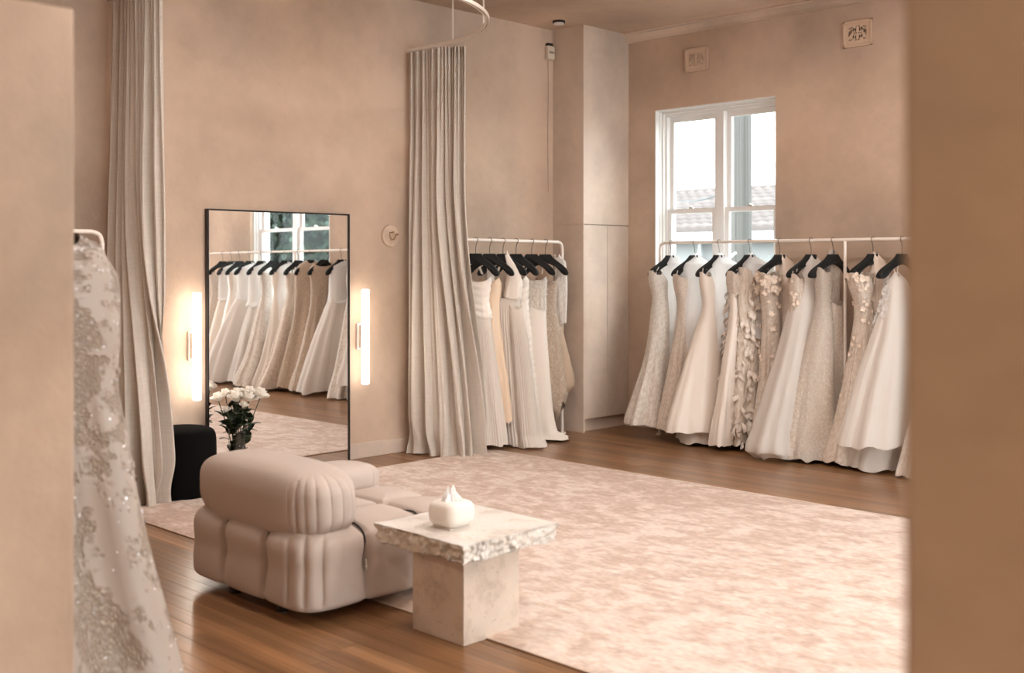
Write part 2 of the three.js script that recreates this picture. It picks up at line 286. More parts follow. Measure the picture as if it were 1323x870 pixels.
// ------------------------------------------------------------------ lamps
function downlight(x, z, k = 1, size = 0.34, tone = LAMP.color) {
  const o = thing('ceiling_light', 'round flush ceiling light above the showroom', 'ceiling light', [x, H, z], 'ceiling lights');
  mesh('rim', new THREE.LatheGeometry([[size * 0.72, 0], [size * 0.72, -0.03], [size * 0.68, -0.04], [size * 0.66, -0.03], [size * 0.66, 0]].map((p) => new THREE.Vector2(...p)), 40), M.white, o);
  const d = new THREE.CylinderGeometry(size * 0.66, size * 0.66, 0.008, 40); d.translate(0, -0.026, 0);
  mesh('diffuser_lamp', d, std({ color: C(0.9, 0.88, 0.84), emissive: C(...tone), emissiveIntensity: 3 }), o);
  const l = new THREE.RectAreaLight(C(...tone), LAMP.panel * k, size, size); l.position.set(x, H - 0.05, z); l.lookAt(x, 0, z); l.castShadow = true; scene.add(l);
  return o;
}
downlight(4.6, -4.3, 1.0); downlight(4.6, -1.9, 1.3); downlight(6.7, -3.2, 0.32); downlight(6.7, -0.6, 0.4); downlight(2.5, -4.6, 0.6); downlight(2.7, -1.2, 1.0); downlight(4.6, 1.2, 1.0);
downlight(-0.9, -1.4, 0.9, 0.34, [1.0, 0.78, 0.56]); downlight(-0.9, 1.2, 1.7, 0.34, [1.0, 0.78, 0.56]);
[...scene.children].filter((o) => o.userData.category === 'ceiling light').forEach((o) => { if (o.position.x < 0) { o.userData.label = 'round flush ceiling light in the hall behind the partition'; o.userData.group = 'hall ceiling lights'; } });

function sconce(x, label) {
  const y = 0.945, o = thing('wall_sconce', label, 'wall light', [x, 0.58, WZ]); const yy = y - 0.58;
  mesh('back_plate', box(-0.022, 0.022, yy - 0.1, yy + 0.1, 0, 0.022, 0.004), M.rackWhite, o);
  mesh('bracket', box(-0.012, 0.012, yy - 0.09, yy + 0.09, 0.022, 0.07, 0.003), M.steel, o);
  const t = new RoundedBoxGeometry(0.05, 0.73, 0.05, 3, 0.012); t.translate(0, yy, 0.092);
  mesh('light_tube', t, std({ color: C(0.95, 0.93, 0.9), emissive: C(1, 0.90, 0.78), emissiveIntensity: LAMP.sconce, roughness: 0.4 }), o);
  const l = new THREE.RectAreaLight(C(1, 0.90, 0.78), LAMP.sconce * 0.8, 0.045, 0.68); l.position.set(x, y, WZ + 0.12); l.lookAt(x, y, 0); l.castShadow = true; scene.add(l);
}
sconce(3.86, 'glowing white tube wall light between black pouf and tall mirror');
sconce(5.29, 'glowing white tube wall light between tall mirror and round wall hook');

// ------------------------------------------------------------------ built-in cabinet in the corner
{
  const o = thing('built_in_cabinet', 'full-height plastered built-in cabinet in the corner beside the window', 'cabinet', [7.51, 0, -6.56]);
  const L = (x0, x1, y0, y1, z0, z1, b) => box(x0 - 7.51, x1 - 7.51, y0, y1, z0 + 6.56, z1 + 6.56, b);
  const ys = 1.858;
  mesh('side_panel', merge([L(7.51, 7.53, 0, ys - 0.004, WZ, -6.56), L(7.51, 7.53, ys + 0.004, H, WZ, -6.56), L(7.516, 7.53, ys - 0.005, ys + 0.005, WZ, -6.565)]), M.cabinet, o);
  mesh('carcass', merge([L(7.53, WX, 0.11, H, WZ + 0.001, -6.585), L(7.53, WX, 0, 0.11, WZ + 0.001, -6.63)]), M.cabinet, o);
  mesh('upper_panel', L(7.53, WX - 0.002, ys + 0.004, H, -6.585, -6.56), M.cabinet, o);
  mesh('door', L(7.531, 7.838, 0.118, ys - 0.004, -6.583, -6.56, 0.002), M.cabinet, o);
  mesh('door', L(7.842, WX - 0.003, 0.118, ys - 0.004, -6.583, -6.56, 0.002), M.cabinet, o);
  mesh('plinth', L(7.53, WX, 0, 0.11, -6.632, -6.615), M.trim, o);
}
// motion sensor, its cable, smoke detector, air vents, wall hook
{
  const o = thing('motion_sensor', 'small beige motion sensor box high in the corner beside the cabinet', 'sensor', [7.44, 3.36, WZ]);
  mesh('housing', box(-0.045, 0.045, 0, 0.125, 0, 0.05, 0.012), M.sensor, o);
  mesh('lens', box(-0.03, 0.03, 0.055, 0.075, 0.045, 0.054, 0.003), std({ color: C(0.3, 0.25, 0.2), roughness: 0.3 }), o);
  mesh('top_bracket', box(-0.03, 0.03, 0.122, 0.15, 0, 0.04, 0.004), M.dark, o);
  mesh('cable', tube([[0, 0.01, 0.006], [0.004, -0.3, 0.005], [-0.003, -0.7, 0.005], [0.003, -1.2, 0.005]], 0.003, 30, 5), M.wall, o);
  const s = thing('smoke_detector', 'small round detector on the ceiling above the corner sensor', 'detector', [7.25, H - 0.03, -6.62]);
  mesh('base', cyl(0, 0.012, 0.03, 0, 0.055, 24), M.dark, s);
  mesh('cap', cyl(0, 0, 0.013, 0, 0.045, 24), M.white, s);
}
function vent(z, y, open, label) {
  const o = thing('air_vent', label, 'air vent', [WX, y, z]);
  const w = 0.125, h = 0.105, s = new THREE.Shape([[-w, -h], [w, -h], [w, h], [-w, h]].map((p) => new THREE.Vector2(...p)));
  const slot = (cx, cy, a, b, t) => { const p = []; for (let i = 0; i < 10; i++) { const q = -i / 10 * Math.PI * 2, ux = Math.cos(q) * a, uy = Math.sin(q) * b; p.push(new THREE.Vector2(cx + ux * Math.cos(t) - uy * Math.sin(t), cy + ux * Math.sin(t) + uy * Math.cos(t))); } s.holes.push(new THREE.Path(p)); };
  for (const sx of [-1, 1]) {
    for (const [x, y2, l] of [[0.018, 0.030, 0.016], [0.018, -0.026, 0.014], [0.036, 0.034, 0.016], [0.036, -0.022, 0.016], [0.054, 0.018, 0.02], [0.070, 0.004, 0.024]]) slot(sx * x, y2, 0.0072, l, sx * 0.12);
    for (const [x, y2] of [[0.012, 0.004], [0.03, 0.005], [0.05, 0.05], [0.066, 0.045], [0.054, -0.045], [0.068, -0.045], [0.012, 0.055], [0.012, -0.05]]) slot(sx * x, y2, 0.0065, 0.0065, 0);
  }
  const g = new THREE.ExtrudeGeometry(s, { depth: 0.004, bevelEnabled: false }); g.rotateY(-Math.PI / 2); g.translate(-0.008, 0, 0);
  mesh('grille', metric(g), M.vent, o);
  mesh('border', merge([box(-0.018, 0, -h, -h + 0.022, -w, w, 0.005), box(-0.018, 0, h - 0.022, h, -w, w, 0.005), box(-0.018, 0, -h, h, -w, -w + 0.022, 0.005), box(-0.018, 0, -h, h, w - 0.022, w, 0.005)]), M.vent, o);
  mesh('backing', open ? box(0.295, 0.30, -0.085, 0.085, -0.105, 0.105) : box(0.02, 0.30, -0.08, 0.08, -0.1, 0.1), M.vent, o);   // open duct, or one blocked close behind the holes
}
vent(-4.256, 3.318, true, 'pierced plaster air vent with black holes, near the cornice');
vent(-5.79, 3.31, false, 'painted-over plaster air vent above the window');
{
  const o = thing('wall_hook', 'small brass double hook on a round plaster plate beside the mirror', 'hook', [5.6, 1.64, WZ]);
  const c = new THREE.CylinderGeometry(0.083, 0.088, 0.018, 40); c.rotateX(Math.PI / 2); c.translate(0, 0.088, 0.009); mesh('round_plate', c, M.wall, o);
  mesh('hook', merge([tube([[-0.01, 0.115, 0.02], [-0.01, 0.08, 0.022], [-0.004, 0.06, 0.035], [0, 0.06, 0.06], [0, 0.085, 0.075], [0, 0.098, 0.078]], 0.0055, 24, 8), rod([-0.01, 0.112, 0.018], [-0.01, 0.115, 0.055], 0.005), rod([0, 0.096, 0.075], [0.0, 0.098, 0.1], 0.005)]), M.brass, o);
  for (const [x, y, z] of [[-0.01, 0.115, 0.06], [0, 0.098, 0.105]]) { const s = new THREE.SphereGeometry(0.0095, 12, 10); s.translate(x, y, z); mesh('knob', s, M.brass, o); }
}

// ------------------------------------------------------------------ rug
{
  const o = thing('area_rug', 'large mottled cream and beige rug covering the wooden floor', 'rug', [4.695, 0, -3.5]);
  const hx = 1.595, hz = 2.98, t = 0.013;
  const g = grid(96, 160, (s, v) => { const x = lerp(-hx, hx, s), z = lerp(-hz, hz, v), e = Math.min(hx - Math.abs(x), hz - Math.abs(z)); return [x + 0.004 * noise3(z * 6, 3, 1), t * Math.sqrt(clamp(e / 0.02 + 0.04)) + 0.0012 * noise3(x * 30, z * 30, 2), z + 0.004 * noise3(x * 6, 9, 4)]; });
  mesh('pile', g, M.rug, o);
  mesh('edge_binding', tube([[-hx, 0.005, -hz], [hx, 0.005, -hz], [hx, 0.005, hz], [-hx, 0.005, hz]], 0.0045, 400, 6, true, 0), M.rugEdge, o);
}

// ------------------------------------------------------------------ curtain track and curtains
{
  const yT = 3.215, o = thing('curtain_track', 'white curved curtain track hanging from the ceiling on thin rods', 'curtain track', [4.53, yT, WZ]);
  const pts = [[1.25, 0, 0], [1.25, 0, 0.2], [1.25, 0, 0.4]]; for (let i = 1; i < 24; i++) { const a = i / 24 * Math.PI; pts.push([1.25 * Math.cos(a), 0, 0.43 + 1.25 * Math.sin(a)]); } pts.push([-1.25, 0, 0.4], [-1.25, 0, 0.2], [-1.25, 0, 0]);
  const curve = new THREE.CatmullRomCurve3(pts.map((p) => V(...p)));
  // C-shaped aluminium profile swept along the curve
  const prof = [[-0.014, 0.012], [0.014, 0.012], [0.014, -0.012], [0.005, -0.012], [0.005, -0.008], [0.010, -0.008], [0.010, 0.008], [-0.010, 0.008], [-0.010, -0.008], [-0.005, -0.008], [-0.005, -0.012], [-0.014, -0.012]], n = 160, P = [], I = [];
  for (let i = 0; i <= n; i++) { const p = curve.getPoint(i / n), t = curve.getTangent(i / n), sx = t.z, sz = -t.x; for (const [a, b] of prof) P.push(p.x + sx * a, b, p.z + sz * a); }
  for (let i = 0; i < n; i++) for (let k = 0; k < prof.length; k++) { const a = i * prof.length + k, b = i * prof.length + (k + 1) % prof.length, c = a + prof.length, d = b + prof.length; I.push(a, c, b, b, c, d); }
  let g = new THREE.BufferGeometry(); g.setAttribute('position', new THREE.Float32BufferAttribute(P, 3)); g.setIndex(I); g = g.toNonIndexed(); g.computeVertexNormals();
  mesh('rail', g, M.rackWhite, o);
  for (const a of [0.1, 0.55, Math.PI - 0.55, Math.PI - 0.1, Math.PI / 2]) {
    const x = 1.25 * Math.cos(a), z = 0.43 + 1.25 * Math.sin(a);
    mesh('suspension_rod', rod([x, 0.01, z], [x, H - yT, z], 0.0065, 10), M.rackWhite, o);
    mesh('ceiling_cup', cyl(x, H - yT - 0.1, H - yT, z, 0.011, 12), M.rackWhite, o);
  }
}
function plan(path) { const c = new THREE.CatmullRomCurve3(path.map(([x, z]) => V(x, 0, z))); return (s) => { const p = c.getPoint(clamp(s)), t = c.getTangent(clamp(s)); return [p.x, p.z, t.z, -t.x]; }; }
function curtain(o, [ox, oz], top, bot, yTop, pleats, mat, sd) {
  const T = plan(top), B = plan(bot), ph = [sd * 1.7, sd * 2.9, sd * 0.7];
  const f = (s, v) => {
    const y = lerp(yTop, 0.004, v), w = smooth(0.3, 1.05, v), a = T(s), b = B(s);
    let nx = lerp(a[2], b[2], w), nz = lerp(a[3], b[3], w); const l = Math.hypot(nx, nz) || 1; nx /= l; nz /= l;
    const cusp = (q) => Math.sign(q) * Math.pow(Math.abs(q), 0.65), fine = cusp(Math.sin(2 * Math.PI * pleats * s)), coarse = Math.sin(2 * Math.PI * pleats * 0.40 * s + ph[0] + 0.9 * Math.sin(2 * Math.PI * 2.3 * s + ph[1]) + 0.5 * v), c2 = Math.sin(2 * Math.PI * pleats * 0.23 * s + ph[2]);
    const k = smooth(0.0, 0.55, v);
    let d = lerp(0.022, 0.007, k) * fine + (0.2 + 0.8 * k) * (0.046 * cusp(coarse) + 0.028 * c2) + 0.004 * noise3(s * 50, v * 6, sd);
    // cloth breaks and folds over where it meets the floor
    const low = smooth(0.90, 1.0, v); d += low * (0.035 + 0.045 * noise3(s * 13 + sd * 9, v * 10, 5)) * Math.sin(Math.min(1, (v - 0.9) / 0.1) * 2.1);
    const sx = low * 0.03 * noise3(s * 9 + 40, v * 14, sd);
    return [lerp(a[0], b[0], w) + nx * d + sx - ox, Math.max(0.004, y + low * 0.02 * noise3(s * 17, 8, sd)), lerp(a[1], b[1], w) + nz * d + sx - oz];
  };
  mesh('drape', grid(pleats * 14, 110, f, false, (s, v) => [s * 2.4, v * 3.2]), mat, o);
  const hd = (s, v) => { const p = f(s, v * 0.024), q = T(s); return [p[0] - q[2] * -0.003, p[1], p[2] - q[3] * -0.003]; };
  mesh('header_tape', grid(pleats * 14, 2, hd, false, (s, v) => [s * 2.4, v * 0.1]), mat, o);
}
{
  const o = thing('curtain', 'floor-length cream linen curtain gathered between round wall hook and clothes rail', 'curtain', [5.9, 0, -6.6]);
  curtain(o, [5.9, -6.6], [[5.77, -6.90], [5.79, -6.7], [5.82, -6.5], [5.90, -6.36]], [[5.755, -6.88], [5.72, -6.70], [5.76, -6.50], [5.88, -6.37], [6.02, -6.34], [6.10, -6.36]], 3.195, 19, M.curtain, 1.3);
  const p = thing('curtain', 'floor-length cream linen curtain gathered beside the black pouf', 'curtain', [3.33, 0, -6.6]);
  curtain(p, [3.33, -6.6], [[3.29, -6.90], [3.29, -6.7], [3.27, -6.5], [3.31, -6.28]], [[3.26, -6.90], [3.26, -6.72], [3.24, -6.52], [3.35, -6.42], [3.44, -6.46], [3.47, -6.55]], 3.195, 19, M.curtainCool, 2.4);
}

// ------------------------------------------------------------------ mirror
{
  const o = thing('floor_mirror', 'tall black-framed mirror standing against the wall between two tube lights', 'mirror', [4.575, 0, WZ + 0.03]);
  o.rotation.x = -0.0028;
  const w = 0.605, h = 1.885, f = 0.011;
  mesh('frame', merge([box(-w, -w + f, 0, h, -0.018, 0.018, 0.002), box(w - f, w, 0, h, -0.018, 0.018, 0.002), box(-w + f, w - f, h - f, h, -0.018, 0.018, 0.002), box(-w + f, w - f, 0, f, -0.018, 0.018, 0.002)]), M.frame, o);
  mesh('back_board', box(-w + f, w - f, f, h - f, -0.014, 0.003), M.dark, o);
  mesh('mirror_glass', box(-w + f, w - f, f, h - f, 0.004, 0.008), M.mirror, o);
}

// ------------------------------------------------------------------ pouf
{
  const o = thing('pouf', 'black cylindrical pouf standing between the curtain and the mirror', 'pouf', [3.635, 0, -6.62]);
  const pr = [[0, 0.012], [0.19, 0.012], [0.205, 0.03], [0.213, 0.2], [0.213, 0.34], [0.205, 0.405], [0.175, 0.435], [0.1, 0.45], [0, 0.455]].map((p) => new THREE.Vector2(...p));
  mesh('cushion', new THREE.LatheGeometry(new THREE.SplineCurve(pr).getPoints(50), 48), M.stool, o);
  mesh('base_ring', cyl(0, 0, 0.014, 0, 0.185, 40), M.blackWood, o);
  const t = new THREE.TorusGeometry(0.209, 0.004, 6, 64); t.rotateX(Math.PI / 2); t.translate(0, 0.36, 0); mesh('piping', t, M.stool, o);
}

// ------------------------------------------------------------------ armchair
function superBox(hx, hy, hz, p, nseg, deform, qTop = p, qLow = p) { // rounded box: cube sphere pushed to a superellipsoid
  let g = new THREE.BoxGeometry(2, 2, 2, nseg[0], nseg[1], nseg[2]); g.deleteAttribute('uv'); g.deleteAttribute('normal'); g = mergeVertices(g, 1e-5);
  const a = g.attributes.position;
  for (let i = 0; i < a.count; i++) {
    const w = (t) => Math.tan(t * 0.78) / Math.tan(0.78);
    let x = w(a.getX(i)), y = w(a.getY(i)), z = w(a.getZ(i)); const e = y > 0 ? qTop : qLow, h = Math.pow(Math.abs(x) ** p + Math.abs(z) ** p, 1 / p), k = 1 / Math.pow(h ** e + Math.abs(y) ** e, 1 / e);
    const q = deform([x * k, y * k, z * k]); a.setXYZ(i, q[0] * hx, q[1] * hy, q[2] * hz);
  }
  g.computeVertexNormals(); return metric(g);
}
{
  const ox = 3.135, oz = -4.305, o = thing('armchair', 'low beige tufted lounge chair with bolster back and arm on the rug edge', 'armchair', [ox, 0, oz]);
  const HX = 0.497, HZ = 0.497, y0 = 0.045, y1 = 0.395, hy = (y1 - y0) / 2, yc = (y0 + y1) / 2;
  const near = (t, w) => { const d = Math.abs(Math.abs(t) - 1 / 3); return Math.exp(-((d / w) ** 2)); };
  const crease = (q) => 1 - Math.pow(Math.abs(Math.sin(q)), 0.4);
  const seat = superBox(HX, hy, HZ, 9, [156, 48, 156], ([x, y, z]) => {
    const onX = smooth(0.72, 0.95, Math.abs(x)), onZ = smooth(0.72, 0.95, Math.abs(z)), onY = smooth(0.62, 0.92, Math.abs(y)), mid = Math.exp(-((y / 0.28) ** 2));
    const lo = 1 - 0.6 * smooth(-0.5, -0.95, y), sx = lo * (0.85 * near(x, 0.03) + 0.35 * near(x, 0.11)), sz = lo * (0.85 * near(z, 0.03) + 0.35 * near(z, 0.11));   // seams between the three puffs each way
    let X = x * (1 - onX * sz * (0.062 + 0.05 * mid)), Z = z * (1 - onZ * sx * (0.062 + 0.05 * mid)), Y = y * (1 - onY * (y > 0 ? 0.26 : 0.07) * Math.max(sx, sz));
    X *= 1 - 0.010 * onX * mid; Z *= 1 - 0.010 * onZ * mid;
    const cn = smooth(0.55, 0.8, -x) * smooth(0.55, 0.8, z) * smooth(0.98, 0.65, Math.abs(y)), pl = -0.034 * cn * (1 - Math.pow(Math.abs(Math.sin((z + x) * 15 + 0.7)), 0.7));   // gathers at the corner below the back
    X += pl * Math.sign(x); Z += pl * Math.sign(z); Y += 0.04 * onY * Math.sign(y) * Math.abs(Math.sin(1.5 * Math.PI * (x + 1)) * Math.sin(1.5 * Math.PI * (z + 1)));
    return [X, Y, Z];
  }, 5.5, 13);
  seat.translate(0, yc, 0); mesh('tufted_seat', seat, M.boucle, o);
  const roll = (hx, hyy, hz, p, long, n, amp, seg) => superBox(hx, hyy, hz, p, seg, ([x, y, z]) => {
    const l = long === 'z' ? z : x, a = long === 'z' ? x : z, hl = long === 'z' ? hz : hx, ha = long === 'z' ? hx : hz;
    const ph = Math.atan2((Math.abs(l) - 0.62) * hl, a * ha), e = smooth(0.60, 0.78, Math.abs(l)) * smooth(1.0, 0.72, Math.abs(y)) * (0.55 + 0.45 * noise3(ph * 3, l > 0 ? 3 : 9, 2));
    const w = 1 - amp * e * crease(ph * n / 2 + 0.35 * Math.sin(ph * 5) + 0.12 * y);
    return long === 'z' ? [x * w, y, Math.sign(z) * (0.62 + (Math.abs(z) - 0.62) * (Math.abs(z) > 0.62 ? w : 1))] .map((q, k) => k === 2 && Math.abs(z) <= 0.62 ? z : q) : [Math.abs(x) > 0.62 ? Math.sign(x) * (0.62 + (Math.abs(x) - 0.62) * w) : x, y, z * w];
  });
  const back = roll(0.172, 0.158, 0.490, 3.4, 'z', 21, 0.085, [72, 44, 190]); back.rotateZ(0.05); back.translate(-0.318, 0.478, 0.0); const bk = mesh('back_bolster', back, M.boucle, o);
  const arm = roll(0.32, 0.092, 0.15, 3.0, 'x', 24, 0.07, [120, 36, 60]); arm.translate(0.165, 0.405, -0.318); mesh('arm_bolster', arm, M.boucle, o);
  // seam piping on the back, elastic ties and hooks in the seams
  const ring = (zz) => { const q = []; for (let i = 0; i < 40; i++) { const a = i / 40 * Math.PI * 2, c = Math.cos(a), s = Math.sin(a), k = Math.pow((1 - Math.abs(zz / 0.490) ** 3.4) / (Math.abs(c) ** 3.4 + Math.abs(s) ** 3.4), 1 / 3.4); q.push([-0.30 + c * k * 0.172 * 1.002 - 0.018, 0.478 + s * k * 0.158 * 1.002 + c * k * 0.175 * 0.05, zz]); } return tube(q, 0.0014, 120, 5, true); };
  mesh('piping', ring(-0.30), M.boucle, bk); mesh('piping', ring(-0.44), M.boucle, bk);
  for (const t of [-1 / 3, 1 / 3]) {
    mesh('tie_cord', tube([[-HX * 0.80, y1 - 0.015, t * HZ], [-HX * 0.925, y1 - 0.07, t * HZ], [-HX * 0.875, yc + 0.01, t * HZ]], 0.005, 20, 6), M.cord, o);
    const tc = mesh('tie_cord', tube([[t * HX, y1 - 0.03, HZ * 0.62], [t * HX, y1 - 0.025, HZ * 0.80], [t * HX, y1 - 0.07, HZ * 0.925], [t * HX, yc, HZ * 0.88]], 0.005, 20, 6), M.cord, o);
    mesh('tie_hook', merge([rod([t * HX, yc + 0.01, HZ * 0.94], [t * HX, yc - 0.035, HZ * 0.945], 0.006), rod([t * HX - 0.01, yc - 0.02, HZ * 0.945], [t * HX + 0.01, yc - 0.02, HZ * 0.945], 0.004)]), M.steel, tc);
  }
  for (const sx of [-1, 1]) for (const sz of [-1, 1]) { const l = new THREE.CylinderGeometry(0.032, 0.026, 0.06, 16); l.translate(sx * 0.40, 0.03, sz * 0.19); mesh('leg', l, M.blackWood, o); }
  mesh('base_board', box(-0.40, 0.40, 0.04, 0.07, -0.40, 0.40, 0.01), M.boucle, o);
}

// ------------------------------------------------------------------ side table and what stands on it
const TT = 0.418;
{
  const cx = 3.185, cz = -3.43, o = thing('side_table', 'square stone side table with rough-hewn top beside the lounge chair', 'side table', [3.13, 0, -3.375]);
  const lx = cx - 3.13, lz = cz + 3.375, hw = 0.276, th = 0.078;
  mesh('pedestal', box(-0.156, 0.156, 0, TT - th + 0.004, -0.155, 0.155, 0.003), M.travertine, o);
  // slab: flat top, chipped sides that slope in under
  let g = new THREE.BoxGeometry(2, 2, 2, 90, 14, 90); g.deleteAttribute('uv'); g.deleteAttribute('normal'); g = mergeVertices(g, 1e-5);
  const a = g.attributes.position;
  for (let i = 0; i < a.count; i++) {
    let x = a.getX(i), y = a.getY(i), z = a.getZ(i); const v = (1 - y) / 2, e = Math.max(Math.abs(x), Math.abs(z));
    const side = smooth(0.93, 1, e), wx = x * hw, wz = z * hw;
    const c = 0.5 * noise3(wx * 26 + 9, wz * 26 + 4, v * 2.2, 3) + 0.6 * noise3(wx * 60, wz * 60 + 7, v * 5, 8) + 0.25 * noise3(wx * 120, wz * 120, v * 9, 12);
    const inn = side * (0.002 + Math.pow(v, 1.2) * 0.006 + smooth(0, 0.12, v) * 0.017 * (Math.round(c * 5) / 5 * 0.5 + c * 0.5 + 0.25) + 0.004 * noise3(wx * 14, wz * 14, 2, 44));
    const k = 1 - inn / hw; let yy = TT - v * th;
    if (v > 0.95) yy += 0.012 * smooth(0.6, 1, e) * (0.6 + 0.8 * noise3(wx * 18, wz * 18, 3, 5));
    a.setXYZ(i, wx * k, yy, wz * k);
  }
  g.computeVertexNormals(); g = metric(g); g.translate(lx, 0, lz); mesh('rough_slab', g, M.slab, o);
}
{
  const o = thing('tissue_box', 'rounded off-white ceramic tissue box on the stone side table', 'tissue box', [3.10, TT, -3.43]);
  const p = [0.081, 0.056, 0.081];
  const g = superBox(p[0], p[1], p[2], 3.6, [36, 28, 36], ([x, y, z]) => { const r = Math.hypot(x, z), d = y > 0 ? 0.55 * smooth(0.62, 0.0, r) : 0; const k = y < 0 ? 1 - 0.13 * y * y : 1; return [x * k, Math.max(y - d, -0.96), z * k]; });
  g.translate(0, 0.0565, 0); g.rotateY(0.06); mesh('ceramic_cover', g, M.ceramic, o);
  mesh('base_pad', box(-0.055, 0.055, 0, 0.004, -0.055, 0.055, 0.0015), M.ceramic, o);
  const t = grid(40, 14, (s, v) => { const a = s * Math.PI * 2, r = lerp(0.05, 0.010, Math.pow(v, 0.8)) * (1 + 0.55 * Math.sin(a * 2 + 1 + v) * v + 0.25 * Math.sin(a * 7 + v * 4)); return [Math.cos(a) * r * 1.1 - 0.012 * v, 0.078 + 0.075 * v + 0.010 * Math.sin(a * 2 + 2) * (1 - v) + 0.016 * v * Math.sin(a * 2 + 0.4) + 0.007 * Math.sin(a * 5), Math.sin(a) * r * 0.8 + 0.004 * v]; }, true);
  mesh('tissue', t, M.tissue, o);
  const d = thing('dish', 'shallow pale dish behind the tissue box on the stone side table', 'dish', [3.26, TT, -3.55]);
  mesh('bowl', new THREE.LatheGeometry([[0, 0], [0.045, 0], [0.058, 0.012], [0.055, 0.014], [0.042, 0.004], [0, 0.004]].map((q) => new THREE.Vector2(...q)), 32), M.ceramic, d);
  const b = thing('trinket', 'small copper-brown trinket lying next to the shallow dish on the stone table', 'trinket', [3.235, TT, -3.465]);
  const s = superBox(0.019, 0.009, 0.011, 2.4, [12, 8, 10], ([x, y, z]) => [x * (1 + 0.15 * noise3(x * 3, y * 3, z * 3)), y, z * (1 + 0.3 * x)]); s.translate(0, 0.0088, 0); s.rotateY(0.5); mesh('body', s, M.trinket, b);
}

// ------------------------------------------------------------------ roses in a glass vase by the mirror
{
  const vx = 4.05, vz = -6.64, o = thing('vase', 'tall clear glass vase standing on the floor before the mirror', 'vase', [vx, 0, vz]);
  mesh('glass', new THREE.LatheGeometry([[0, 0.002], [0.052, 0.002], [0.054, 0.01], [0.056, 0.2], [0.064, 0.41], [0.061, 0.41], [0.053, 0.2], [0.05, 0.016], [0, 0.016]].map((q) => new THREE.Vector2(...q)), 40), M.vaseGlass, o);
  mesh('water', new THREE.LatheGeometry([[0, 0.017], [0.0495, 0.017], [0.0525, 0.2], [0.0555, 0.28], [0, 0.28]].map((q) => new THREE.Vector2(...q)), 32), phy({ color: C(0.9, 0.95, 0.9), transmission: 1, roughness: 0, thickness: 0.1, ior: 1.33 }), o);
  const leafG = (l, w) => grid(4, 8, (s, t) => [(s - 0.5) * 2 * w * Math.pow(Math.sin(Math.PI * clamp(t * 0.94 + 0.03)), 0.8), 0.25 * l * Math.sin(t * 2.2) - 0.3 * w * Math.abs(s - 0.5), t * l]);
  const bloomG = (r) => { const L = []; for (let k = 0; k < 15; k++) { const ring = k < 3 ? 0 : k < 8 ? 1 : 2, rad = r * [0.35, 0.68, 1][ring], hh = r * [1.5, 1.35, 1.1][ring], ph = k * 2.4;
    const p = grid(6, 6, (s, t) => { const a = (s - 0.5) * [2.4, 1.9, 1.7][ring], q = rad * (0.25 + 0.75 * Math.sin(t * 1.5)) * (1 + (ring === 2 ? 0.28 : 0.06) * t * t), up = hh * t * (1 - 0.25 * (s - 0.5) ** 2 * 4); return [Math.cos(a) * q, up - r * 0.45 - (ring === 2 ? 0.25 * r * t * t * t : 0), Math.sin(a) * q]; }); p.rotateY(ph); L.push(p); } return merge(L); };
  const spots = [[0.045, 0.60, 0.075, 0.05], [0.012, 0.635, -0.03, 0.03], [0.075, 0.63, 0.03, 0.046], [0.125, 0.615, 0.085, 0.05], [-0.02, 0.60, 0.02, 0.05], [0.0, 0.555, 0.085, 0.026], [-0.08, 0.525, 0.0, 0.026], [-0.11, 0.60, -0.055, 0.043], [-0.045, 0.625, -0.075, 0.036], [0.055, 0.625, -0.055, 0.034]];
  spots.forEach(([dx, y, dz, r], i) => {
    const rs = thing('white_rose', r < 0.03 ? 'small half-closed white rose bud low in the glass vase bouquet' : 'open white rose in the glass vase bouquet before the mirror', 'rose', [vx + dx * 0.25, 0.05, vz + dz * 0.25], r < 0.03 ? 'white rose buds in the vase' : 'open white roses in the vase');
    const bx = dx * 0.75, bz = dz * 0.75, by = y - 0.05;
    const b = bloomG(r); b.rotateZ(-dx * 2.2); b.rotateX(dz * 2.2 + 0.1); b.translate(bx, by, bz); mesh('bloom', b, M.petal, rs);
    const base = [-dx * 0.25 * 0.6, 0, -dz * 0.25 * 0.6];
    const st = mesh('stem', tube([base, [0.02 * dx, 0.2, 0.02 * dz], [bx * 0.4, 0.36, bz * 0.4], [bx, by - r * 0.4, bz]], 0.0032, 24, 6), M.stem, rs);
    const nl = 10; for (let k = 0; k < nl; k++) { const t = lerp(0.3, 0.9, Math.pow((k + rnd() * 0.5) / nl, 0.7)), l = leafG(rr(0.065, 0.095), rr(0.024, 0.036)); l.rotateX(rr(-0.7, 0.35)); l.rotateY(rnd() * 6.28);
      const q = t < 0.72 ? [bx * 0.4 * t, 0.38 * t / 0.72, bz * 0.4 * t] : [lerp(bx * 0.3, bx, (t - 0.72) / 0.28), lerp(0.36, by, (t - 0.72) / 0.28), lerp(bz * 0.3, bz, (t - 0.72) / 0.28)]; l.translate(...q); mesh('leaf', l, M.roseLeaf, st); }
  });
}

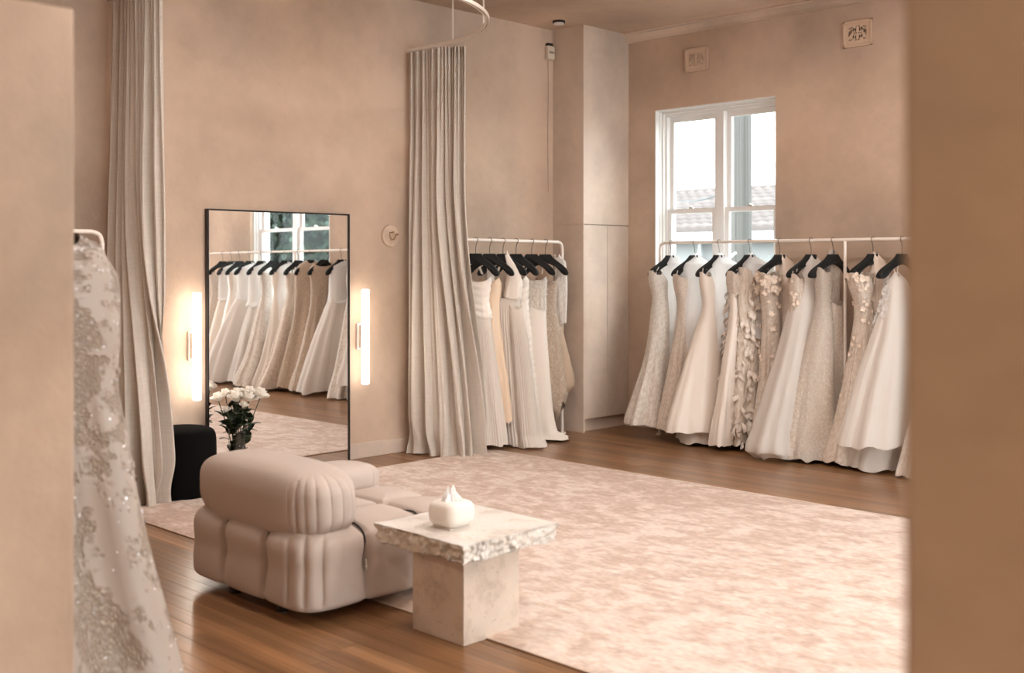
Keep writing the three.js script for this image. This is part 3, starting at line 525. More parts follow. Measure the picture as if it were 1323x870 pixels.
// ------------------------------------------------------------------ clothes rails
function railPath(a, b, y, r = 0.06) { return [[...a].toSpliced(1, 0, 0.012), [a[0], y * 0.5, a[1]], [a[0], y - r, a[1]], [lerp(a[0], b[0], r * 0.3 / Math.hypot(b[0] - a[0], b[1] - a[1])), y - r * 0.3, lerp(a[1], b[1], r * 0.3 / Math.hypot(b[0] - a[0], b[1] - a[1]))], [lerp(a[0], b[0], r / Math.hypot(b[0] - a[0], b[1] - a[1])), y, lerp(a[1], b[1], r / Math.hypot(b[0] - a[0], b[1] - a[1]))]]; }
function clothesRail(label, A, B, y, mids = []) {
  const o = thing('clothes_rail', label, 'clothes rail', [A[0], 0, A[1]]), r = 0.0135, a = [0, 0], b = [B[0] - A[0], B[1] - A[1]];
  const l = railPath(a, b, y), q = railPath(b, a, y).reverse();
  const L = Math.hypot(...b), ux = b[0] / L, uz = b[1] / L;
  mesh('rail', merge([tube(l.slice(2), r, 14, 10), rod([ux * 0.06, y, uz * 0.06], [b[0] - ux * 0.06, y, b[1] - uz * 0.06], r, 12), tube(q.slice(0, 3), r, 14, 10)]), M.rackWhite, o);
  for (const p of [a, b]) { mesh('post', cyl(p[0], 0.01, y - 0.06, p[1], r, 12), M.rackWhite, o); mesh('foot', new THREE.CylinderGeometry(0.032, 0.036, 0.012, 24).translate(p[0], 0.006, p[1]), M.rackWhite, o); }
  for (const t of mids) { const x = ux * t, z = uz * t; mesh('post', cyl(x, 0.01, y - r * 0.5, z, r * 0.9, 12), M.rackWhite, o); mesh('foot', new THREE.CylinderGeometry(0.032, 0.036, 0.012, 24).translate(x, 0.006, z), M.rackWhite, o); }
}
const RX = 7.89, RY = 1.69;
clothesRail('long white clothes rail of gowns along the window wall', [RX, -6.0], [RX, -0.14], RY, [1.77, 3.81]);
const RA = [7.36, -6.68], RB = [5.98, -6.56], RYA = 1.70;
clothesRail('short white clothes rail of gowns between curtain and corner cabinet', RA, RB, RYA);
clothesRail('white clothes rail with rounded end beside the curtain next to the pouf', [2.93, -6.27], [1.62, -6.27], RY);
clothesRail('white clothes rail along the partition holding the sparkling beaded gown', [1.47, -3.37], [1.47, -5.2], 1.69);

// ------------------------------------------------------------------ hangers and gowns
const hangerGeo = (() => {
  const s = new THREE.Shape(); s.moveTo(-0.045, 0); s.lineTo(0.045, 0); s.bezierCurveTo(0.07, -0.04, 0.11, -0.06, 0.15, -0.092); s.bezierCurveTo(0.185, -0.118, 0.212, -0.15, 0.202, -0.17); s.bezierCurveTo(0.19, -0.186, 0.162, -0.172, 0.142, -0.15); s.bezierCurveTo(0.11, -0.11, 0.06, -0.074, 0, -0.07);
  s.bezierCurveTo(-0.06, -0.074, -0.11, -0.11, -0.142, -0.15); s.bezierCurveTo(-0.162, -0.172, -0.19, -0.186, -0.202, -0.17); s.bezierCurveTo(-0.212, -0.15, -0.185, -0.118, -0.15, -0.092); s.bezierCurveTo(-0.11, -0.06, -0.07, -0.04, -0.045, 0);
  const g = new THREE.ExtrudeGeometry(s, { depth: 0.018, bevelEnabled: true, bevelSize: 0.004, bevelThickness: 0.005, bevelSegments: 2, curveSegments: 10 }); g.translate(0, -0.004, -0.009);
  // arms curl forward and thicken towards the shoulders
  const p = g.attributes.position; for (let i = 0; i < p.count; i++) { const x = p.getX(i), k = 1 + 0.7 * smooth(0.08, 0.21, Math.abs(x)); p.setZ(i, p.getZ(i) * k + 0.9 * x * x); } g.computeVertexNormals(); return g;
})();
const hookGeo = (() => { const q = [[0, -0.115, 0], [0, -0.07, 0], [0.003, -0.045, 0]]; for (let i = 0; i <= 9; i++) { const a = -0.9 + i / 9 * 4.0; q.push([Math.cos(a) * 0.0195, Math.sin(a) * 0.0195, 0]); } return tube(q, 0.0028, 40, 6); })();
function hanger(x, y, z, turn, label, group) {
  const o = thing('clothes_hanger', label, 'hanger', [x, y, z], group); o.rotation.y = turn;
  if (turn === 0) o.scale.set(0.7, 1, 1);
  const a = mesh('shoulder_bar', hangerGeo, M.hanger, o); a.position.y = -0.11; mesh('hook', hookGeo, M.hook, o);
  return o;
}
// profile rows: [height, half width along hanger, half depth, shift along hanger, shift along rail]
function profile(rows) {
  const n = rows.length;
  return (t) => { const x = clamp(t) * (n - 1), i = Math.min(n - 2, Math.floor(x)), f = x - i, g = (k, c) => rows[clamp(k, 0, n - 1)][c]; const out = [];
    for (let c = 0; c < 5; c++) { const a = g(i - 1, c) ?? 0, b = g(i, c) ?? 0, d = g(i + 1, c) ?? 0, e = g(i + 2, c) ?? 0; out.push(b + 0.5 * f * (d - a + f * (2 * a - 5 * b + 4 * d - e + f * (3 * (b - d) + e - a)))); } out[0] = lerp(g(i, 0), g(i + 1, 0), f); out[1] = Math.max(0.004, out[1]); out[2] = Math.max(0.004, out[2]); return out; };
}
function shell(rows, o = {}) { // o: folds, amp, start, sd, neck, hem, sq, fine
  const P = profile(rows), { folds = 9, amp = 0.03, start = 0.3, sd = 1, neck = 0.02, hem = 0.02, sq = 0.75, fine = 0, swirl = 0.6, ruch = 0 } = o;
  return (s, t) => {
    const [y, a, b, cu, ct] = P(t), th = s * Math.PI * 2, c = Math.cos(th), n = Math.sin(th);
    const ex = Math.sign(c) * Math.pow(Math.abs(c), sq), ez = Math.sign(n) * Math.pow(Math.abs(n), sq);
    const k = smooth(start, 1, t), q = folds * th + sd * 2.1 + 1.1 * Math.sin(th * 2 + sd) + swirl * t, w = Math.sin(q), w2 = Math.sin(folds * 0.5 * th + sd * 4 + t);
    let d = amp * k * (Math.sign(w) * Math.pow(Math.abs(w), 0.75) * 0.65 + 0.6 * w2) + fine * Math.sin(th * 58 + 2 * Math.sin(th * 5 + sd)) * smooth(0.03, 0.2, t) + 0.006 * k * noise3(th * 4, y * 7, sd);
    if (ruch) d += ruch * Math.sin(y * 110 + 5.5 * Math.sin(th + 0.6) + sd) * smooth(1, 0.85, t) * (0.7 + 0.5 * noise3(th * 2, y * 9, sd));
    const yy = y + neck * Math.cos(2 * th + 0.3) * Math.pow(1 - t, 6) + hem * t * t * t * noise3(c * 3 + sd * 5, n * 3, 2) ;
    return [a * ex + cu + c * d, Math.max(0.006, yy), b * ez + (ct || 0) + n * d];
  };
}
const shellGeo = (f, rows, nt = 56, ns = 132) => { const L = rows[0][0] - rows[rows.length - 1][0]; return grid(ns, nt, f, true, (s, t) => [s * 1.6, t * L]); };
function scatter(f, n, [t0, t1], make, [s0, s1] = [0, 1]) { // small pieces set on a shell
  const L = [], X = V(1, 0, 0);
  for (let i = 0; i < n; i++) {
    const s = ((lerp(s0, s1, rnd())) % 1 + 1) % 1, t = lerp(t0, t1, rnd()), p = V(...f(s, t)), a = V(...f((s + 0.004) % 1, t)).sub(p), b = V(...f(s, Math.min(1, t + 0.01))).sub(p), nn = a.clone().cross(b).normalize();
    if (nn.lengthSq() < 0.5) continue; const down = b.normalize(), side = nn.clone().cross(down).normalize(), m = new THREE.Matrix4().makeBasis(side, nn, down).setPosition(p);
    const g = make(); g.applyMatrix4(m); L.push(g);
  }
  return L.length ? merge(L) : new THREE.BufferGeometry();
}
const flowerG = (r) => () => { const L = [], q = r * rr(0.7, 1.25), r0 = rnd() * 6; for (let k = 0; k < 5; k++) { const p = grid(2, 3, (s, t) => [(s - 0.5) * q * 0.95 * Math.sin(Math.PI * (0.15 + 0.75 * t)), q * 0.25 + q * 0.35 * t * t, t * q]); p.rotateY(r0 + k * 1.257); L.push(p); } return merge(L); };
const featherG = (l) => () => { const q = l * rr(0.7, 1.3), w = q * rr(0.16, 0.28), g = grid(2, 5, (s, t) => [(s - 0.5) * 2 * w * Math.sin(Math.PI * (0.08 + 0.88 * t)), 0.004 + q * 0.42 * Math.sin(t * 2.4) + w * Math.abs(s - 0.5) * 0.5, t * q]); g.rotateY(rr(-1.0, 1.0)); return g; };
const beadG = (r) => () => { const g = new THREE.OctahedronGeometry(r * rr(0.6, 1.3), 0); g.rotateY(rnd() * 3); g.rotateX(rnd() * 3); return g; };
function ribbon(a, b, w, ax = [1, 0, 0]) { const A = V(...a), B = V(...b), X = V(...ax).multiplyScalar(w / 2); return grid(1, 6, (s, t) => { const p = A.clone().lerp(B, t).addScaledVector(X, (s - 0.5) * 2); p.z += 0.006 * Math.sin(t * 3.1); return [p.x, p.y, p.z]; }); }

function gown(spec) { // u axis runs out from the wall, w axis along the rail
  const { at: [x, z], turn, ry = RY, name = 'gown', label, short, rail, body, overlay = [], straps = [], extras = [], noHanger } = spec;
  if (!noHanger) hanger(x, ry, z, turn, 'black hanger carrying the ' + short, rail);
  const o = thing(name, label, 'gown', [x, 0, z]); o.rotation.y = turn;
  const parts = Array.isArray(body) ? body : [body];
  parts.forEach((b) => { const f = shell(b.rows, b); b.f = f; b.m = mesh(b.name ?? 'dress', shellGeo(f, b.rows, b.nt, b.ns), b.mat, o); });
  overlay.forEach((b) => { const f = shell(b.rows, b); b.f = f; b.m = mesh(b.name ?? 'tulle_overlay', shellGeo(f, b.rows, b.nt ?? 44, b.ns ?? 96), b.mat ?? F.veil, o); });
  straps.forEach(([u0, y0, u1, y1, w = 0.008, w0 = 0, w1 = 0]) => mesh('strap', ribbon([u0, y0, w0], [u1, y1, w1], w), F.strap, o));
  extras.forEach((e) => { const src = e.on === 'overlay' ? overlay[e.i ?? 0] : parts[e.i ?? 0]; const g = scatter(src.f, e.n, e.t, e.make, e.s); const m = mesh(e.name, g, e.mat, src.m); m.userData.kind = 'stuff'; });
  return o;
}
// common silhouettes (u positive = into the room). k: overall flare, d: hem shift
const veilRows = (y0, a0, cu, yEnd, b0 = 0.075, a = a0 * 1.25, b = b0 * 1.45) => [[y0 + 0.005, 0.018, 0.02, -0.01], [y0 - 0.02, 0.05, 0.03, -0.03], [y0 - 0.07, a * 0.8, b * 0.7, cu * 0.8], [y0 - 0.2, a, b, cu], [y0 - 0.5, a * 1.08, b * 1.1, cu], [(y0 + yEnd) / 2 - 0.25, a * 1.12, b * 1.3, cu * 0.9], [yEnd, a * 1.2, b * 1.5, cu * 0.8]];

const WT = Math.PI - 0.28, WM = Math.PI + 0.30;     // on the window rail: local +x points into the room
const rail1 = 'hangers on the long window rail', onRail = (z) => [RX, z];
// 1 lace mermaid
gown({ at: onRail(-5.88), turn: WT, rail: rail1, short: 'corded lace gown at the rail end under the window', label: 'corded lace mermaid gown hanging first on the long rail beside the window edge',
  body: { mat: F.lace, sd: 1.1, folds: 5, amp: 0.035, start: 0.45, rows: [[1.43, 0.055, 0.05, 0.17], [1.36, 0.085, 0.06, 0.14], [1.22, 0.07, 0.055, 0.12], [1.05, 0.085, 0.065, 0.12], [0.85, 0.10, 0.075, 0.13], [0.6, 0.12, 0.09, 0.16], [0.35, 0.17, 0.12, 0.19], [0.13, 0.235, 0.145, 0.20]] },
  overlay: [{ sd: 2, folds: 4, amp: 0.02, rows: veilRows(1.575, 0.085, -0.05, 0.45) }], straps: [[0.13, 1.48, 0.16, 1.42], [0.19, 1.45, 0.2, 1.42]] });
// 2 blush strapless with wide tulle cover
gown({ at: onRail(-5.63), turn: WT, rail: rail1, short: 'blush strapless gown under wide white tulle', label: 'blush lace strapless gown half hidden by wide white tulle, before the left window pane',
  body: { mat: F.laceTan, sd: 2.3, folds: 5, amp: 0.03, rows: [[1.40, 0.075, 0.06, 0.14], [1.32, 0.085, 0.065, 0.12], [1.15, 0.07, 0.055, 0.10], [0.95, 0.09, 0.07, 0.10], [0.7, 0.12, 0.09, 0.12], [0.4, 0.16, 0.12, 0.14], [0.10, 0.2, 0.15, 0.16]] },
  overlay: [{ sd: 3, folds: 5, amp: 0.02, rows: veilRows(1.575, 0.13, -0.03, 0.35, 0.085) }], straps: [[0.1, 1.5, 0.1, 1.38], [0.18, 1.45, 0.19, 1.39]] });
// 3 plain satin A-line
gown({ at: onRail(-5.38), turn: WT, rail: rail1, short: 'plain satin A-line gown', label: 'plain smooth satin A-line gown with wide flat skirt, below the window mullion',
  body: [{ mat: F.satin, sd: 0.4, folds: 3, amp: 0.03, start: 0.4, sq: 0.8, hem: 0.01, rows: [[1.42, 0.05, 0.045, 0.15], [1.32, 0.07, 0.055, 0.12], [1.15, 0.075, 0.06, 0.09], [0.95, 0.115, 0.085, 0.12], [0.7, 0.165, 0.12, 0.16], [0.4, 0.225, 0.16, 0.20], [0.13, 0.275, 0.20, 0.24]] },
    { name: 'petticoat', mat: F.crepe, sd: 4, folds: 6, amp: 0.02, nt: 12, rows: [[0.5, 0.15, 0.1, 0.12], [0.25, 0.19, 0.14, 0.14], [0.03, 0.22, 0.18, 0.14, 0.03]] }],
  overlay: [{ sd: 1, folds: 4, amp: 0.015, rows: veilRows(1.575, 0.12, -0.06, 0.3, 0.1) }], straps: [[0.12, 1.5, 0.13, 1.41], [0.17, 1.47, 0.17, 1.41]] });
// 4 feathered skirt with satin overskirt
gown({ at: onRail(-5.08), turn: WT, rail: rail1, short: 'feathered gown with satin overskirt', label: 'gown with ruffled feather skirt and plain satin overskirt panel, before the right window pane',
  body: [{ mat: F.feather, sd: 2.2, folds: 6, amp: 0.03, start: 0.3, rows: [[1.46, 0.085, 0.09, 0.03], [1.34, 0.13, 0.12, 0.02], [1.1, 0.15, 0.13, 0.02], [0.8, 0.17, 0.14, 0.03], [0.5, 0.19, 0.15, 0.04], [0.25, 0.205, 0.16, 0.05], [0.05, 0.21, 0.17, 0.05]] },
    { name: 'satin_overskirt', mat: F.satin, sd: 1.4, folds: 2, amp: 0.02, sq: 0.8, rows: [[1.25, 0.02, 0.03, 0.20, -0.03], [1.05, 0.03, 0.04, 0.21, -0.04], [0.75, 0.05, 0.055, 0.25, -0.04], [0.4, 0.08, 0.07, 0.29, -0.04], [0.06, 0.11, 0.09, 0.33, -0.04]] },
    { name: 'lace_bodice', mat: F.laceTan, sd: 3, folds: 3, amp: 0.004, nt: 14, rows: [[1.43, 0.06, 0.06, 0.16], [1.37, 0.078, 0.07, 0.145], [1.26, 0.065, 0.06, 0.14]] }],
  overlay: [{ sd: 4, folds: 5, amp: 0.02, rows: veilRows(1.575, 0.13, -0.07, 0.9, 0.1) }],
  extras: [{ name: 'feathers', n: 520, t: [0.2, 0.99], make: featherG(0.07), mat: F.crepe }], straps: [[0.13, 1.49, 0.13, 1.42], [0.19, 1.45, 0.19, 1.42]] });
// 5 flower bodice mermaid with satin behind
gown({ at: onRail(-4.80), turn: WT, rail: rail1, short: 'flower-covered strapless gown', label: 'strapless gown covered in raised fabric flowers, hanging just right of the window frame',
  body: { mat: F.laceTan, sd: 1.8, folds: 5, amp: 0.03, start: 0.4, rows: [[1.42, 0.095, 0.085, 0.13], [1.33, 0.09, 0.08, 0.12], [1.18, 0.07, 0.06, 0.10], [0.95, 0.075, 0.065, 0.09], [0.65, 0.08, 0.07, 0.10], [0.35, 0.10, 0.08, 0.11], [0.08, 0.13, 0.10, 0.12]] },
  overlay: [{ name: 'satin_wrap', mat: F.satinWarm, sd: 5, folds: 3, amp: 0.015, rows: [[1.57, 0.02, 0.02, -0.03], [1.52, 0.06, 0.03, -0.07], [1.40, 0.085, 0.06, -0.09], [1.1, 0.09, 0.07, -0.09], [0.7, 0.08, 0.07, -0.08], [0.3, 0.1, 0.08, -0.06]] }],
  extras: [{ name: 'fabric_flowers', n: 60, t: [0.0, 0.22], make: flowerG(0.03), mat: F.flower }, { name: 'fabric_flowers', n: 70, t: [0.2, 0.85], make: flowerG(0.022), mat: F.flower }], straps: [[0.13, 1.49, 0.1, 1.41]] });
// 6 big plain tulle ball gown
gown({ at: onRail(-4.52), turn: WT, rail: rail1, short: 'plain full tulle ball gown', label: 'full plain tulle ball gown spreading to the floor between flower gown and beaded gown',
  body: [{ name: 'tulle_skirt', mat: F.tulle, sd: 0.9, folds: 8, amp: 0.022, start: 0.15, sq: 0.85, rows: [[1.56, 0.03, 0.025, -0.02], [1.50, 0.085, 0.06, -0.03], [1.36, 0.13, 0.09, -0.01], [1.1, 0.175, 0.12, 0.04], [0.8, 0.20, 0.14, 0.11], [0.5, 0.245, 0.165, 0.18], [0.22, 0.30, 0.19, 0.23], [0.07, 0.34, 0.22, 0.24], [0.02, 0.29, 0.19, 0.22]] },
    { name: 'lace_bodice', mat: F.laceTan, sd: 3, folds: 3, amp: 0.004, nt: 16, rows: [[1.41, 0.04, 0.05, 0.155], [1.33, 0.055, 0.055, 0.15], [1.15, 0.05, 0.05, 0.15], [1.0, 0.05, 0.05, 0.16]] }], straps: [[0.14, 1.49, 0.15, 1.4], [0.19, 1.45, 0.18, 1.4]],
  extras: [{ name: 'lace_flowers', i: 1, n: 26, t: [0.05, 0.6], make: flowerG(0.018), mat: F.flower }] });
// 7 allover beaded column
gown({ at: onRail(-4.33), turn: WT, rail: rail1, short: 'allover beaded gown with lace sleeve', label: 'allover beaded long gown with pale lace sleeve, hanging at the rail post',
  body: [{ mat: F.bead, sd: 3.1, folds: 3, amp: 0.035, start: 0.35, hem: 0.02, rows: [[1.46, 0.05, 0.05, 0.11], [1.38, 0.07, 0.06, 0.10], [1.22, 0.058, 0.055, 0.10], [1.0, 0.09, 0.08, 0.12], [0.7, 0.125, 0.11, 0.16], [0.35, 0.165, 0.14, 0.20], [0.12, 0.195, 0.155, 0.22], [0.03, 0.20, 0.16, 0.22]] },
    { name: 'under_train', mat: F.laceTan, sd: 5, folds: 5, amp: 0.03, rows: [[1.2, 0.07, 0.06, -0.01], [0.8, 0.09, 0.08, -0.01], [0.4, 0.13, 0.11, 0.01, 0.03], [0.04, 0.19, 0.15, 0.03, 0.04]] }],
  overlay: [{ name: 'lace_sleeve', mat: F.lace, sd: 6, folds: 2, amp: 0.008, nt: 24, ns: 48, rows: [[1.60, 0.02, 0.02, -0.02, 0.03], [1.54, 0.05, 0.04, -0.04, 0.05], [1.42, 0.065, 0.05, -0.06, 0.07], [1.2, 0.062, 0.045, -0.06, 0.08], [1.02, 0.05, 0.04, -0.06, 0.08], [0.99, 0.03, 0.03, -0.06, 0.08]] }],
  extras: [{ name: 'beading', n: 420, t: [0.02, 0.95], make: beadG(0.0055), mat: F.flower }], straps: [[0.08, 1.5, 0.1, 1.45]] });
// 8 strapless lace with satin cover
gown({ at: onRail(-4.0), turn: WT, rail: rail1, short: 'strapless lace gown with scalloped bust', label: 'strapless lace gown with scalloped bust and blush wrap, between rail post and appliqued ball gown',
  body: { mat: F.laceTan, sd: 2.6, folds: 5, amp: 0.035, start: 0.35, rows: [[1.42, 0.10, 0.075, 0.13], [1.37, 0.10, 0.075, 0.13], [1.2, 0.068, 0.06, 0.10], [1.0, 0.085, 0.075, 0.09], [0.7, 0.115, 0.10, 0.11], [0.35, 0.17, 0.14, 0.13], [0.04, 0.24, 0.19, 0.15]] },
  overlay: [{ name: 'blush_wrap', mat: F.satinWarm, sd: 5, folds: 3, amp: 0.012, rows: [[1.58, 0.02, 0.02, -0.02], [1.53, 0.055, 0.035, -0.05], [1.43, 0.085, 0.055, -0.07], [1.25, 0.07, 0.05, -0.05], [0.9, 0.06, 0.05, -0.04]] }],
  extras: [{ name: 'lace_flowers', n: 46, t: [0.0, 0.12], make: flowerG(0.02), mat: F.flower }, { name: 'lace_flowers', n: 60, t: [0.12, 0.9], make: flowerG(0.018), mat: F.flower }] });
// 9 ball gown with floral applique
gown({ at: onRail(-3.77), turn: WT, rail: rail1, short: 'tulle ball gown with white floral applique', label: 'full tulle ball gown with white floral applique trailing down the skirt',
  body: [{ name: 'tulle_skirt', mat: F.tulle, sd: 1.9, folds: 7, amp: 0.026, start: 0.2, sq: 0.85, rows: [[1.43, 0.02, 0.02, 0.06], [1.39, 0.07, 0.05, 0.05], [1.28, 0.12, 0.08, 0.04], [1.05, 0.165, 0.12, 0.07], [0.75, 0.225, 0.16, 0.14], [0.45, 0.28, 0.19, 0.20], [0.2, 0.33, 0.22, 0.24]] },
    { name: 'under_skirt', mat: F.tulle, sd: 4.9, folds: 9, amp: 0.025, nt: 14, rows: [[0.5, 0.2, 0.15, 0.12], [0.2, 0.25, 0.18, 0.14, 0.03], [0.02, 0.28, 0.2, 0.16, 0.05]] }], straps: [[0.03, 1.53, 0.05, 1.42], [0.09, 1.51, 0.07, 1.42]],
  extras: [{ name: 'floral_applique', n: 42, t: [0.12, 0.45], s: [0.16, 0.30], make: flowerG(0.03), mat: F.veil }, { name: 'floral_applique', n: 24, t: [0.42, 0.64], s: [0.17, 0.25], make: flowerG(0.032), mat: F.veil }, { name: 'floral_applique', n: 30, t: [0.15, 0.5], s: [-0.02, 0.1], make: flowerG(0.026), mat: F.veil }] });
// gowns further along, seen in the mirror
const G = (z, short, label, mat, rows, o = {}) => gown({ at: onRail(z), turn: z > -3.3 ? WM + 0.12 * Math.sin(z * 9) : WT, rail: rail1, short, label, body: { mat, rows, sd: Math.abs(z) * 3.3, folds: o.folds ?? 6, amp: o.amp ?? 0.03, start: o.start ?? 0.3, sq: o.sq ?? 0.75 }, overlay: o.overlay ?? [], straps: o.straps ?? [[0.1, 1.49, 0.09, 1.42]], extras: o.extras ?? [] });
const ball = (k, d) => [[1.46, 0.05, 0.045, 0.03], [1.38, 0.09, 0.07, 0.03], [1.2, 0.10, 0.08, 0.03], [1.0, 0.14 * k, 0.10, 0.05 + d * 0.3], [0.7, 0.21 * k, 0.125, 0.08 + d * 0.6], [0.4, 0.28 * k, 0.14, 0.10 + d * 0.85], [0.05, 0.35 * k, 0.155, 0.13 + d]];
const slim = (k, d) => [[1.44, 0.075, 0.06, 0.08], [1.34, 0.085, 0.065, 0.08], [1.18, 0.07, 0.055, 0.08], [0.95, 0.10 * k, 0.08, 0.09], [0.65, 0.13 * k, 0.10, 0.11 + d * 0.4], [0.35, 0.18 * k, 0.11, 0.13 + d * 0.8], [0.02, 0.27 * k, 0.125, 0.16 + d]];
G(-3.14, 'ivory ball gown seen at the mirror edge', 'ivory tulle ball gown with gauzy shoulders, reflected at the right edge of the mirror', F.tulle, ball(1.0, 0.06), { folds: 8, overlay: [{ sd: 2, folds: 3, amp: 0.01, rows: veilRows(1.57, 0.12, 0.0, 1.1, 0.06) }] });
G(-3.44, 'slim lace gown next to the appliqued ball gown', 'slim ivory lace gown hanging between the two tulle ball gowns', F.lace, slim(1.0, 0.02));
G(-2.78, 'long-sleeved tan beaded lace gown', 'tan beaded gown with sheer shoulders, reflected below the window in the mirror', F.beadTan, [[1.52, 0.12, 0.05, 0.0], [1.46, 0.155, 0.06, 0.02], [1.3, 0.12, 0.065, 0.04], [1.1, 0.10, 0.07, 0.06], [0.8, 0.12, 0.10, 0.09], [0.4, 0.17, 0.14, 0.13], [0.05, 0.25, 0.18, 0.16]]);
G(-2.52, 'high-necked tan sequin gown', 'high-necked tan sequin gown, reflected under the middle of the window in the mirror', F.beadTan, [[1.56, 0.05, 0.04, 0.0], [1.52, 0.14, 0.06, 0.0], [1.4, 0.17, 0.075, 0.02], [1.2, 0.15, 0.075, 0.04], [0.9, 0.14, 0.09, 0.07], [0.5, 0.18, 0.13, 0.12], [0.06, 0.25, 0.17, 0.16]]);
G(-2.26, 'blush lace gown with soft train', 'blush lace gown with a soft train, reflected left of the sequin gowns', F.laceTan, slim(1.25, 0.06));
G(-1.98, 'ivory chiffon sheath gown', 'ivory chiffon sheath gown with thin straps, reflected in the mirror', F.chiffon, slim(0.85, 0.0), { overlay: [{ sd: 1.2, folds: 3, amp: 0.012, rows: veilRows(1.56, 0.08, 0.02, 0.5, 0.06) }] });
G(-1.70, 'ivory guipure lace gown', 'ivory guipure lace trumpet gown, reflected above the roses', F.lace, slim(1.15, 0.04));
G(-1.44, 'white organza gown', 'white organza gown with gauzy bodice, reflected in the mirror beside the lace trumpet gown', F.tulle, ball(0.75, 0.02), { overlay: [{ sd: 3, folds: 3, amp: 0.01, rows: veilRows(1.56, 0.13, 0.0, 1.0, 0.06) }] });
G(-1.16, 'ivory princess gown with draped skirt', 'ivory princess gown with wide swept skirt, reflected in the left half of the mirror', F.tulle, ball(1.05, 0.12), { folds: 5, overlay: [{ sd: 5, folds: 3, amp: 0.01, rows: veilRows(1.56, 0.12, 0.0, 1.15, 0.06) }] });
G(-0.92, 'cream satin gown', 'cream satin gown with fitted waist, reflected in the left half of the mirror', F.satin, slim(1.1, 0.03), { folds: 4 });
G(-0.72, 'ivory bishop-sleeve gown', 'ivory crepe gown with gathered skirt, reflected near the left edge of the mirror', F.crepe, slim(1.2, 0.05), { overlay: [{ sd: 2, folds: 3, amp: 0.01, rows: veilRows(1.56, 0.11, 0.03, 1.1, 0.06) }] });
G(-0.50, 'champagne lace gown', 'champagne lace gown at the long rail end, reflected at the left mirror edge', F.laceTan, slim(1.0, 0.02));

// gowns on the short rail by the curtain (hangers stand across the rail; +u points to the room, z+)
const aT = Math.atan2(RA[0] - RB[0], RA[1] - RB[1]) - Math.PI / 2, rail2 = 'hangers on the short rail by the curtain';
const onA = (x) => [x, lerp(RB[1], RA[1], (x - RB[0]) / (RA[0] - RB[0]))];
const uT = -1.0;   // hangers hang turned a little towards the room
const A = (x, o) => gown({ at: onA(x), turn: uT + 0.1 * Math.sin(x * 11), ry: RYA, rail: rail2, ...o, body: (Array.isArray(o.body) ? o.body : [o.body]).map((b) => ({ ...b, rows: b.rows.map((q) => (q[0] > 1.38 && b.name !== 'halter_panel' ? [q[0] - 0.05, ...q.slice(1)] : q)) })) });
A(6.21, { short: 'ruched strapless gown at the curtain', label: 'ivory strapless gown with ruched bodice and pleated skirt, half behind the curtain',
  body: [{ mat: F.chiffon, sd: 1.2, folds: 9, amp: 0.018, start: 0.1, fine: 0.004, ns: 220, rows: [[1.08, 0.10, 0.075, 0.02], [0.9, 0.12, 0.085, 0.02], [0.6, 0.145, 0.10, 0.03], [0.3, 0.17, 0.12, 0.04], [0.05, 0.19, 0.14, 0.05]] },
    { name: 'ruched_bodice', mat: F.satin, sd: 2, folds: 2, amp: 0.004, ruch: 0.0035, nt: 70, rows: [[1.43, 0.10, 0.07, 0.03], [1.35, 0.105, 0.075, 0.02], [1.2, 0.09, 0.07, 0.02], [1.08, 0.115, 0.085, 0.02], [1.05, 0.10, 0.075, 0.02]] }], straps: [[0.1, 1.50, 0.1, 1.43], [-0.06, 1.5, -0.06, 1.42]] });
A(6.38, { short: 'champagne satin slip gown', label: 'champagne satin slip gown beside the ruched strapless gown',
  body: { mat: F.champagne, sd: 2.8, folds: 6, amp: 0.022, start: 0.15, rows: [[1.43, 0.08, 0.05, 0.0], [1.33, 0.10, 0.06, 0.0], [1.1, 0.085, 0.055, 0.0], [0.8, 0.11, 0.07, 0.01], [0.5, 0.13, 0.085, 0.02], [0.22, 0.15, 0.1, 0.03]] }, straps: [[0.09, 1.5, 0.06, 1.42, 0.02], [-0.09, 1.5, -0.06, 1.42, 0.02]] });
A(6.55, { short: 'pleated chiffon halter gown', label: 'ivory pleated chiffon halter gown with deep neckline and trailing panels',
  body: [{ mat: F.chiffon, sd: 3.9, folds: 8, amp: 0.02, start: 0.1, fine: 0.005, ns: 240, rows: [[1.24, 0.13, 0.07, 0.02], [1.05, 0.12, 0.075, 0.02], [0.75, 0.15, 0.09, 0.04], [0.4, 0.17, 0.11, 0.06], [0.2, 0.18, 0.12, 0.06], [0.03, 0.2, 0.13, 0.08, 0.02]] },
    { name: 'trailing_panel', mat: F.chiffon, sd: 1, folds: 4, amp: 0.015, fine: 0.004, ns: 160, rows: [[1.15, 0.06, 0.04, 0.13, 0.06], [0.8, 0.07, 0.05, 0.16, 0.07], [0.4, 0.085, 0.06, 0.20, 0.08], [0.1, 0.10, 0.075, 0.23, 0.09], [0.01, 0.13, 0.10, 0.26, 0.10]] },
    { name: 'halter_panel', mat: F.satin, sd: 5, folds: 2, amp: 0.006, nt: 20, ns: 48, rows: [[1.60, 0.012, 0.012, 0.03, 0.03], [1.48, 0.04, 0.02, 0.08, 0.04], [1.36, 0.07, 0.03, 0.10, 0.05], [1.22, 0.075, 0.035, 0.08, 0.05]] },
    { name: 'halter_panel', mat: F.satin, sd: 6, folds: 2, amp: 0.006, nt: 20, ns: 48, rows: [[1.56, 0.012, 0.012, -0.09, 0.0], [1.45, 0.03, 0.02, -0.11, 0.0], [1.3, 0.04, 0.03, -0.10, 0.0], [1.2, 0.045, 0.035, -0.08, 0.0]] }] });
